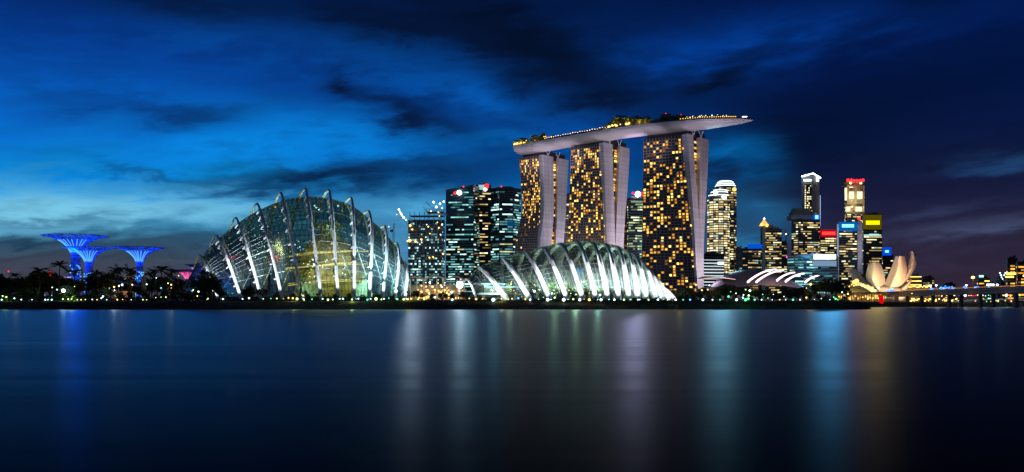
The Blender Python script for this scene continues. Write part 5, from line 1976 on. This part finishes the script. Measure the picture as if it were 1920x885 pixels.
def make_palm(h, seedn, nf=18, ln=3.2):
    rr_ = random.Random(seedn)
    r = thing('palm_tree', (0, 0, 0), None, None)
    bend = rr_.uniform(-.5, .5)
    path = [Vector((bend * (q / 6) ** 2, 0, -.3 + (h + .3) * q / 6)) for q in range(7)]
    o = MB().tube(path, [.28, .22, .19, .17, .16, .15, .16], 7).build('trunk', BARK); o.parent = r
    mb = MB()
    top = path[-1]
    for i in range(nf):
        a = 2 * math.pi * i / nf + rr_.uniform(-.2, .2)
        up = rr_.uniform(-.2, 1.3)
        d = Vector((math.cos(a), math.sin(a), 0))
        side = Vector((-d.y, d.x, 0))
        pts = []
        L = ln * rr_.uniform(.8, 1.15)
        for q in range(7):
            u = q / 6
            pts.append(top + d * (L * u) + Vector((0, 0, L * (up * u - (.4 + .4 * up) * u * u))))
        for q in range(6):
            w0 = .5 * math.sin(math.pi * (.12 + .85 * q / 6)); w1 = .5 * math.sin(math.pi * (.12 + .85 * (q + 1) / 6))
            for sg in (-1, 1):
                mb.face([pts[q], pts[q + 1], pts[q + 1] + side * sg * w1 + Vector((0, 0, -.3 * w1)), pts[q] + side * sg * w0 + Vector((0, 0, -.3 * w0))])
    o = mb.build('crown', LEAF); o.parent = r
    return r


def make_conifer(h, rw, seedn, nm='conifer_tree'):
    rr_ = random.Random(seedn)
    r = thing(nm, (0, 0, 0), None, None)
    o = MB().tube([Vector((0, 0, -.3)), Vector((0, 0, h * .95))], [.2, .04], 6).build('trunk', BARK); o.parent = r
    mb = MB()
    for _ in range(650):
        u = rr_.random() ** .8
        rad = rw * (1 - u) * rr_.uniform(.3, 1.1) + .1
        a = rr_.uniform(0, 6.28)
        p = Vector((rad * math.cos(a), rad * math.sin(a), h * (.06 + .92 * u)))
        s_ = .4 * rr_.uniform(.6, 1.2)
        d = Vector((math.cos(a), math.sin(a), -.4)).normalized()
        b_ = Vector((-d.y, d.x, rr_.uniform(-.3, .3)))
        mb.face([p - d * s_, p - b_ * s_ * .4, p + d * s_, p + b_ * s_ * .4])
    o = mb.build('crown', LEAF); o.parent = r
    return r


protos = {
    'b1': [make_broadleaf(8, 3.6, 1, LEAF), make_broadleaf(10, 4.4, 2, LEAF), make_broadleaf(7, 4.0, 3, LEAF2), make_broadleaf(11, 4.2, 4, LEAF)],
    's1': [make_broadleaf(2.6, 2.2, 11, LEAF, 360, 'shrub', .3), make_broadleaf(3.2, 2.0, 12, LEAF2, 360, 'shrub', .3), make_broadleaf(2.2, 2.6, 13, LEAF, 360, 'shrub', .3)],
    'p1': [make_palm(9, 21), make_palm(11, 22, 20, 3.6), make_palm(7.5, 23, 16, 2.8)],
    'c1': [make_conifer(12, 1.7, 31), make_conifer(9, 2.2, 32)],
}
first_used = set()
HT = {'b1': (8, 10, 7, 11), 's1': (2.6, 3.2, 2.2), 'p1': (9.8, 12, 8.2), 'c1': (12, 9)}


def plant(kind, px_, D_, pytop, zb=GZ, which=None):
    i = rnd.randrange(len(protos[kind])) if which is None else which
    pr_ = protos[kind][i]
    h = zat(pytop, D_) - zb
    sc_ = max(.35, h / HT[kind][i])
    loc = WZ(px_, D_, zb)
    if (kind, i) not in first_used:
        first_used.add((kind, i))
        TREE_CACHE[pr_.name] = [(c, kids(c)) for c in kids(pr_)]
        pr_.location = loc; pr_.scale = (sc_,) * 3; pr_.rotation_euler = (0, 0, rnd.uniform(0, 6.28))
        return pr_
    return copy_tree(pr_, loc, rnd.uniform(0, 6.28), sc_)


def label_row(objs, fmt, cat, group):
    objs = sorted(objs, key=lambda o: o.location.x / o.location.y)
    for i, o in enumerate(objs):
        tag(o, fmt % ordn(i), cat, group)


PALM_SPOTS = [(75, 503, 520), (110, 492, 520), (138, 506, 560), (183, 508, 560), (222, 502, 560), (241, 502, 560), (280, 511, 560), (291, 505, 560), (304, 501, 560), (323, 506, 560), (247, 512, 520), (30, 512, 600)]
ps = [plant('p1', p_, d_, y_) for p_, y_, d_ in PALM_SPOTS]
label_row(ps, '%s palm tree from the left among the blue steel trees', 'palm tree', 'palms in the left park')
# skyline of broadleaf trees in the left park (rear row), then a darker front row
rear = []
x = -60
while x < 372:
    top = 517 + 7 * math.sin(x * .055) + rnd.uniform(-4, 5) + (4 if x > 300 else 0)
    rear.append(plant('b1', x, rnd.uniform(560, 640), top))
    x += rnd.uniform(9, 15)
label_row(rear, '%s tree from the left in the rear row of the left park', 'tree', 'rear row of trees in the left park')
front = []
x = -50
while x < 395:
    front.append(plant('b1', x, rnd.uniform(458, 490), 543 + 5 * math.sin(x * .09) + rnd.uniform(-5, 5)))
    x += rnd.uniform(13, 19)
label_row(front, '%s tree from the left in the front row of the left park', 'tree', 'front row of trees in the left park')
# trees before the tall dome
dm = [plant('b1', p_, 459, y_) for p_, y_ in [(384, 508), (394, 520), (400, 514), (412, 538), (463, 541), (470, 536), (492, 540), (520, 546), (548, 549), (572, 546), (598, 549), (630, 551), (655, 549), (680, 552), (708, 551), (735, 553)]]
label_row(dm, '%s bushy tree from the left along the front of the tall dome', 'tree', 'bushy trees before the tall dome')
cf = [plant('c1', p_, 458, y_, which=w_) for p_, y_, w_ in [(505, 511, 0), (470, 531, 1), (380, 505, 1), (563, 540, 1)]]
label_row(cf, '%s slender conifer from the left before the tall dome', 'conifer', 'conifers before the tall dome')
# right-hand park
rt_ = []
x = 1268
while x < 1592:
    top = 541 + 5 * math.sin(x * .04) + rnd.uniform(-5, 5)
    if 1530 < x < 1580: top = rnd.uniform(508, 530)
    if x > 1580: top = rnd.uniform(534, 545)
    if x < 1300: top = rnd.uniform(538, 548)
    rt_.append(plant('b1', x, rnd.uniform(520, 620) if x < 1500 else rnd.uniform(500, 590), top))
    x += rnd.uniform(7, 12)
label_row(rt_, '%s tree from the left in the park right of the low dome', 'tree', 'trees in the park right of the low dome')
rt2 = []
x = 1275
while x < 1585:
    rt2.append(plant('b1', x, rnd.uniform(462, 480), 555 + rnd.uniform(-4, 4)))
    x += rnd.uniform(12, 18)
label_row(rt2, '%s low tree from the left at the waterside right of the low dome', 'tree', 'low waterside trees right of the low dome')
mid_ = [plant('b1', p_, 505, y_) for p_, y_ in [(778, 544), (792, 549), (810, 551), (830, 548), (848, 552), (868, 547), (884, 551), (900, 553)]]
label_row(mid_, '%s small tree from the left in front of the orange restaurant', 'tree', 'small trees before the restaurant')
# shrubs along the bank
sh = []
x = 395
while x < 1280:
    if not (x < 400):
        sh.append(plant('s1', x, rnd.uniform(453, 457), 561 + rnd.uniform(-3.5, 2.5)))
    x += rnd.uniform(14, 22)
label_row(sh, '%s shrub from the left along the bank below the glass domes', 'shrub', 'shrubs on the bank below the domes')
shl = []
x = -40
while x < 400:
    shl.append(plant('s1', x, rnd.uniform(456, 500), 553 + rnd.uniform(-5, 7)))
    x += rnd.uniform(6, 10)
label_row(shl, '%s shrub from the left along the bank of the left park', 'shrub', 'shrubs on the bank of the left park')
mb = MB()
for _ in range(15000):
    px_ = rnd.uniform(-90, 1592)
    dome = 398 < px_ < 1268
    D_ = rnd.uniform(455, 462)
    hh_ = (1.1 if dome else 3.0) * (.7 + .3 * math.sin(px_ * .11) + .25 * math.sin(px_ * .37))
    p = WZ(px_, D_, GZ + rnd.random() ** 1.3 * max(.5, hh_))
    s_ = rnd.uniform(.25, .6)
    a_ = Vector((rnd.gauss(0, 1), rnd.gauss(0, 1), rnd.gauss(0, .6))).normalized()
    b_ = a_.orthogonal().normalized()
    mb.face([p - a_ * s_, p - b_ * s_ * .5, p + a_ * s_, p + b_ * s_ * .5])
ug = mb.build('undergrowth', LEAF, None, origin=WZ(700, 458, GZ))
tag(ug, 'dark ground cover along the top of the shore bank', kind='stuff')
# plants inside the low dome
ind = [plant('b1', p_, rnd.uniform(528, 550), y_, 5) for p_, y_ in [(935, 534), (950, 526), (968, 521), (985, 526), (1003, 517), (1020, 523), (1042, 519), (1060, 527), (1085, 530), (1105, 520), (1128, 530), (1150, 534), (1172, 538)]]
label_row(ind, '%s tree from the left growing inside the low glass dome', 'tree', 'trees inside the low dome')
# roof deck garden
rg = []
for a0, a1, n_, hh in ((.76, .97, 17, (5.5, 9)), (.4, .535, 14, (6, 10.5)), (.36, .4, 2, (6, 8)), (.6, .74, 5, (3, 4.5)), (.25, .33, 3, (4, 6))):
    for i in range(n_):
        s_ = a0 + (a1 - a0) * (i + rnd.uniform(.2, .8)) / n_
        p = ondeck(s_, rnd.uniform(.25, .75), 0)
        o = plant('b1', 960, 1000, 500)
        hgt = rnd.uniform(*hh) * 1.35
        o.location = p
        k_ = hgt / 9
        o.scale = (k_ * 1.25, k_ * 1.25, k_)
        rg.append(o)
label_row(rg, '%s garden tree from the left on the high roof deck', 'tree', 'garden trees on the roof deck')
for i in range(22):
    s_ = rnd.choice([rnd.uniform(.78, .96), rnd.uniform(.4, .53), rnd.uniform(.44, .53)])
    p = ondeck(s_, .85, rnd.uniform(2.5, 4.5))
    bulb(p, rnd.choice([E_GOLD, E_WARM]), rnd.uniform(1.5, 3.0), root_deck if 'root_deck' in globals() else bpy.data.objects['roof_deck'])
for s_, pw in ((.95, 1500), (.9, 2200), (.86, 2200), (.81, 2200), (.77, 1200), (.53, 2200), (.5, 1500), (.46, 2500), (.43, 2500), (.41, 1200), (.28, 600), (.2, 500)):
    l = light('POINT', ondeck(s_, 1.02, 4), pw * 2.2, (1, .62, .08), size=.8)
    put(l, bpy.data.objects['roof_deck'])

# ------------------------------------------------------------------ lamps of the parks
def park_lamp(kind, px_, py_, D_, mt, r_=.3):
    z = zat(py_, D_)
    key = mt.name
    p = WZ(px_, D_, GZ)
    h = max(.8, z - GZ)
    if key not in LP:
        r = thing('park_lamp', p, None, None)
        o = MB().tube([Vector((0, 0, -.2)), Vector((0, 0, 1))], .06, 5).build('pole', DARK); o.parent = r
        g_ = MB().ball((0, 0, 0), .3, 8, 6).build('globe', mt); g_.parent = r
        LP[key] = (r, o, g_)
    else:
        r0, o0_, g0 = LP[key]
        r = r0.copy(); COL.objects.link(r)
        o = o0_.copy(); COL.objects.link(o); o.parent = r
        g_ = g0.copy(); COL.objects.link(g_); g_.parent = r
    r.location = p
    o.scale = (1, 1, h)
    g_.location = (0, 0, h)
    k_ = r_ / .3
    g_.scale = (k_, k_, k_)
    return r


LP = {}
lampsets = [
    ('%s lamp from the left in the left park', 'lamps in the left park',
     [(107, 543, E_COOL, .5), (119, 545, E_WHITE, 1.1), (98, 539, E_COOL, .35), (140, 537, E_LIME, .4), (214, 545, E_WHITE, .9), (214, 538, E_WARM, .6), (223, 536, E_WHITE, .6), (229, 534, E_WHITE, .6),
      (205, 541, E_COOL, .4), (248, 534, E_WARM, .6), (275, 533, E_COOL, .6), (302, 540, E_SKYB, .5), (321, 534, E_WARM, .45), (321, 540, E_WARM, .4), (315, 531, E_LIME, .35), (293, 521, E_COOL, .3),
      (372, 547, E_COOL, .6), (370, 555, E_WARM, .5), (368, 543, E_COOL, .35), (84, 553, E_SKYB, .3), (97, 554, E_SKYB, .4), (193, 556, E_COOL, .5), (190, 559, E_COOL, .4), (390, 560, E_LIME, .4),
      (5, 555, E_LIME, .6), (12, 557, E_LIME, .6), (3, 564, E_COOL, .5), (27, 563, E_COOL, .4), (118, 563, E_LIME, .6), (128, 564, E_LIME, .5), (134, 561, E_LIME, .4), (85, 566, E_COOL, .4), (90, 566, E_COOL, .4), (97, 566, E_COOL, .4),
      (145, 566, E_COOL, .3), (152, 566, E_WARM, .3), (200, 565, E_COOL, .35), (220, 566, E_WARM, .4), (230, 566, E_WARM, .35), (246, 565, E_COOL, .3), (268, 565, E_LIME, .35), (275, 564, E_LIME, .35), (292, 558, E_LIME, .35), (302, 557, E_LIME, .35), (311, 557, E_LIME, .35), (388, 566, E_LIME, .3),
      (335, 517, E_WARM, .4), (160, 566, E_COOL, .3), (173, 565, E_COOL, .3), (182, 566, E_WARM, .3), (60, 566, E_COOL, .25), (40, 566, E_COOL, .3)]),
    ('%s low lamp from the left at the foot of the tall dome', 'low lamps at the foot of the tall dome',
     [(418, 564, E_COOL, .55), (467, 563, E_COOL, .5), (508, 564, E_GREEN, .3), (519, 563, E_LIME, .4), (541, 562, E_WARM, .55), (549, 562, E_WARM, .8), (557, 563, E_LIME, .7), (570, 564, E_LIME, .4), (585, 563, E_GREEN, .35), (615, 564, E_LIME, .6), (624, 564, E_LIME, .5),
      (643, 563, E_COOL, .5), (660, 565, E_LIME, .8), (672, 564, E_COOL, .4), (689, 564, E_GREEN, .5), (705, 564, E_LIME, .8), (715, 563, E_LIME, .5), (729, 563, E_GREEN, .5), (745, 563, E_GREEN, .5), (757, 561, E_LIME, .6), (765, 561, E_GOLD, .8), (771, 560, E_GOLD, .6), (784, 561, E_LIME, .5), (795, 563, E_LIME, .4)]),
    ('%s low lamp from the left at the foot of the low dome', 'low lamps at the foot of the low dome',
     [(848, 566, E_COOL, .9), (880, 562, E_GOLD, .4), (893, 561, E_GOLD, .5), (905, 560, E_GOLD, .5), (925, 566, E_COOL, 1.0), (940, 562, E_GOLD, .6), (950, 562, E_GOLD, .5), (960, 560, E_WARM, .5), (972, 562, E_SKYB, .9), (985, 561, E_GOLD, .6), (994, 566, E_WHITE, .6), (1010, 561, E_LIME, .4),
      (1027, 566, E_WHITE, 1.0), (1040, 562, E_LIME, .5), (1057, 566, E_WHITE, .8), (1075, 563, E_LIME, .5), (1087, 566, E_WHITE, .9), (1105, 565, E_WARM, .7), (1127, 566, E_WHITE, .9), (1152, 566, E_WHITE, .6), (1170, 566, E_LIME, .6), (1196, 566, E_WHITE, .4), (1216, 566, E_LIME, .5), (1234, 566, E_WHITE, .5), (1252, 566, E_LIME, .5), (1267, 566, E_WHITE, .5),
      (1002, 546, E_COOL, .9), (1035, 550, E_COOL, .7), (1080, 552, E_COOL, .6), (1125, 553, E_COOL, .6)]),
    ('%s lamp from the left in the park right of the low dome', 'lamps right of the low dome',
     [(1281, 567, E_GREEN, .4), (1294, 567, E_SKYB, .5), (1318, 567, E_COOL, .6), (1336, 567, E_COOL, .6), (1350, 567, E_GREEN, .5), (1366, 556, E_GREEN, .6), (1370, 547, E_GREEN, .4), (1381, 567, E_COOL, .7), (1393, 558, E_WHITE, .5), (1398, 567, E_GREEN, .9), (1403, 560, E_GREEN, .7), (1415, 567, E_GREEN, .8), (1428, 567, E_COOL, .5), (1380, 550, E_LIME, .6),
      (1394, 553, E_COOL, .5), (1404, 554, E_LIME, .5), (1406, 545, E_COOL, .6), (1398, 543, E_LIME, .4), (1327, 543, E_WARM, .6), (1316, 544, E_WARM, .5), (1305, 534, E_GOLD, .6), (1330, 535, E_COOL, .4), (1440, 562, E_GREEN, .4), (1448, 566, E_COOL, .4), (1462, 567, E_WARM, .4), (1473, 566, E_COOL, .35), (1487, 567, E_GREEN, .5), (1500, 566, E_COOL, .4), (1512, 558, E_GOLD, .7), (1520, 533, E_GOLD, .9), (1512, 540, E_WARM, .5),
      (1527, 566, E_COOL, .3), (1540, 560, E_COOL, .3), (1563, 557, E_GREEN, .4), (1567, 562, E_GREEN, .5), (1571, 566, E_GREEN, .4), (1556, 566, E_COOL, .3), (1450, 552, E_COOL, .35), (1430, 552, E_GREEN, .3), (1470, 556, E_COOL, .3), (1590, 551, E_WARM, .5), (1579, 548, E_WHITE, .4)]),
]
for fmt, grp, lst in lampsets:
    objs = []
    for (a, b_, mt, r_) in lst:
        D_ = 450.5 if b_ > 559 else 455
        if b_ < 550: D_ = rnd.uniform(470, 500)
        o = park_lamp('', a, b_ - (rnd.uniform(1.5, 4.5) if b_ >= 562 else 0), D_, mt, r_ * rnd.uniform(.5, .95))
        objs.append(o)
    label_row(objs, fmt, 'lamp', grp)
# lights cast by the brighter park lamps
for px_, py_, D_, pw, c_ in [(119, 545, 470, 900, (.5, .9, 1)), (30, 548, 500, 500, (1, .8, .1)), (12, 556, 455, 260, (.6, 1, .1)), (135, 556, 455, 420, (.6, 1, .15)), (180, 543, 500, 900, (.85, .9, .1)),
                           (214, 543, 475, 600, (.9, .9, 1)), (320, 540, 495, 500, (1, .8, .2)), (230, 534, 520, 700, (1, .5, .2)), (1400, 553, 500, 700, (.5, 1, .3)), (1330, 545, 520, 700, (1, .75, .3)),
                           (1275, 540, 560, 900, (1, .7, .1)), (1520, 535, 500, 500, (1, .6, .1)), (1383, 550, 500, 500, (.8, 1, .2)), (1565, 560, 475, 300, (.1, 1, .3)), (660, 562, 449, 200, (.7, 1, .3)),
                           (765, 558, 455, 400, (1, .8, .1)), (550, 558, 452, 200, (1, .8, .4)), (940, 558, 455, 300, (1, .8, .3)), (105, 515, 600, 600, (.1, .1, 1))]:
    l = light('POINT', W(px_, py_, D_), pw * 2.2, c_, size=.4); put(l, gr)

# ------------------------------------------------------------------ small things in the left park
rs = thing('lit_sign', WZ(92, 560, GZ), 'small red illuminated sign on a post between the palms', 'sign')
MB().tube([WZ(92, 560, GZ), WZ(92, 560, zat(519, 560))], .15, 5).build('post', DARK, rs, origin=rs.location)
MB().box(W(92, 514, 560), (2.3, .5, 3.3)).build('sign_panel', emat('red_panel_light', (1, .02, .01), .9), rs, origin=rs.location)
ph_ = thing('park_pavilion', WZ(228, 560, GZ), 'low sloping-roofed pavilion lit orange below the middle steel tree', 'pavilion')
a, b_ = W(205, 524, 560), W(256, 536, 560)
MB().face([a, b_, b_ + Vector((0, 10, 0)), a + Vector((0, 10, 0))]).face([a + Vector((0, 0, -.4)), b_ + Vector((0, 0, -.4)), b_, a]).face([a + Vector((0, 0, -.4)), b_ + Vector((0, 0, -.4)), b_ + Vector((0, 10, -.4)), a + Vector((0, 10, -.4))]).build('sloping_roof', ROOFMET, ph_, origin=ph_.location)
MB().box(WZ(230, 568, GZ + 3), (14, 1, 7)).build('wall', STONEW, ph_, origin=ph_.location)
MB().box(WZ(270, 562, (GZ + zat(519, 560)) / 2), (2.4, 2.4, zat(519, 560) - GZ)).build('tower_shaft', STONEW, ph_, origin=ph_.location)
l = light('POINT', WZ(228, 562, GZ + 7), 900, (1, .45, .2), size=.5); put(l, ph_)
kb = thing('park_kiosk', WZ(123, 640, GZ), 'small kiosk with a lavender-lit roof edge under the blue steel trees', 'kiosk')
MB().box(W(123, 524, 640), (7, 4, 5)).build('wall', CONC, kb, origin=kb.location)
MB().box(W(123, 520, 637), (7.6, 1, .6)).build('eave_light', emat('lavender_eave', (.5, .4, 1), 1.3), kb, origin=kb.location)
bulb(W(16, 509, 650), E_RED, 1.2, kb, 'beacon')
crane(222, 505, 900, GZ, 6, 120, 'left one of two small cranes on the horizon behind the steel trees', (), DARK, 'pair of small cranes on the horizon', s=1.1)
crane(241, 505, 900, GZ, 6, 120, 'right one of two small cranes on the horizon behind the steel trees', (), DARK, 'pair of small cranes on the horizon', s=1.1)

# ------------------------------------------------------------------ bridge lamps, blue lights
SL = None
sls = []
for k_, (px_, py_, mt, sc_) in enumerate([(1752, 535, E_WHITE, 1.6), (1808, 535, E_WHITE, 1.5), (1866, 534, E_WHITE, 1.6), (1795, 520, E_GOLD, 2.6), (1889, 517, E_GOLD, 2.2), (1644, 540, E_WHITE, 1.9)]):
    f_ = (px_ - 1583) / (1990 - 1583)
    # depth of the bridge under this pixel column
    tx = (px_ - CX) / F
    s_ = (tx * br_a.y - br_a.x) / (bdn.x - tx * bdn.y)
    p = bpt(s_, 1.5 if mt is E_WHITE else 12, zdk(max(s_, 0)))
    zt = zat(py_, p.y)
    r = thing('street_lamp', p, '%s tall street lamp from the left on the road bridge' % ['third', 'fifth', 'sixth', 'fourth', 'seventh', 'first'][k_] if k_ < 5 else 'first tall street lamp from the left, before the petal museum', 'street lamp', 'street lamps on the bridge')
    MB().tube([p, Vector((p.x, p.y, zt))], .2, 6).build('pole', STEEL, r, origin=p)
    MB().box((p.x, p.y, zt + .3), (2.2, .8, .4)).build('lamp_arm', STEEL, r, origin=(p.x, p.y, zt))
    o = MB().ball((0, 0, 0), .6, 10, 6, sq=(1, 1, .7)).build('lamp_head', emat('lamp_head_glow_%d' % k_, (.9, .95, 1) if mt is E_WHITE else (1, .55, .1), 8)); o.parent = r
    o.location = Vector((p.x, p.y, zt)) - p; o.scale = (sc_ * .8,) * 3
    sls.append(r)
    l = light('POINT', Vector((p.x, p.y - 2, zt)), 700, (1, .95, .9) if mt is E_WHITE else (1, .5, .1), size=.6); put(l, r)
xs_ = []
for c_, w_, n_ in ((1768, 9, 22), (1786, 7, 12), (1747, 5, 8), (1808, 5, 12), (1830, 6, 12), (1855, 4, 5), (1872, 5, 5), (1665, 3, 7), (1672, 3, 6)):
    for _ in range(n_):
        xs_.append(rnd.gauss(c_, w_ * .5))
pts = [W(x_, (547 if x_ < 1700 else 541.5) + rnd.gauss(0, 2.0), 900 if x_ > 1700 else 880) for x_ in xs_]
bulb_cluster('light_string', 'blue lights strung in a row behind the road bridge', pts[:75], [E_SKYB, E_BLUE, E_BLUE], r=.75)
bulb_cluster('light_string', 'short cluster of blue lights right of the red pillar', pts[75:], [E_SKYB, E_BLUE], r=.9)
# amber quay lights below the bridge on the far shore
q1 = [WZ(rnd.uniform(1705, 1795), 744 + rnd.uniform(0, 4), rnd.choice([5.2, 6.2, 9.5, 11]) + rnd.uniform(-.4, .4)) for _ in range(90)]
bulb_cluster('light_string', 'dense amber quay lights below the middle of the road bridge', q1, [E_GOLD, E_WARM, E_WARM], r=.6)
q2 = [WZ(rnd.uniform(1795, 1925), 744 + rnd.uniform(0, 4), rnd.choice([5.0, 9.5]) + rnd.uniform(-.5, .5)) for _ in range(46)]
bulb_cluster('light_string', 'sparse amber and green quay lights below the right end of the road bridge', q2, [E_GOLD, E_WARM, E_GREEN, E_WARM, E_RED], r=.5)
quay = []
for k_, px_ in enumerate((1810, 1841, 1887, 1903)):
    p = WZ(px_, 743, GZ)
    r = thing('quay_lamp', p, '%s white lamp from the left on the quay below the bridge' % ordn(k_), 'lamp', 'white lamps on the quay')
    MB().tube([p, p + Vector((0, 0, 5))], .15, 5).build('pole', DARK, r, origin=p)
    o = MB().ball((0, 0, 0), 1.0, 8, 6).build('globe', E_WHITE); o.parent = r; o.location = (0, 0, 5.5)
low2 = thing('footbridge', WZ(1870, 730, 4), 'pale curved footbridge over the water under the road bridge', 'footbridge')
pts = [WZ(1785 + 160 * i / 12, 728, 4.0 + 2.2 * math.sin(math.pi * i / 12 * .9)) for i in range(13)]
mb = MB().grid([[p + Vector((0, d_, z_)) for p in pts] for d_, z_ in ((0, -.5), (0, .35), (4, .35), (4, -.5))])
mb.build('walkway', WHITE, low2, origin=low2.location)
for i in (1, 4, 7, 10):
    MB().box((pts[i].x, 730, 1.0), (1.2, 1.2, 5)).build('pier', CONCD, low2, origin=pts[i])
for i in (1, 4, 7, 10):
    l = light('POINT', pts[i] + Vector((0, -6, 3)), 350, (.7, 1, .85), size=.4); put(l, low2)

# remove unused prototypes
for kind, lst in protos.items():
    for i, o in enumerate(lst):
        if (kind, i) not in first_used:
            for c in kids(o):
                bpy.data.objects.remove(c)
            bpy.data.objects.remove(o)
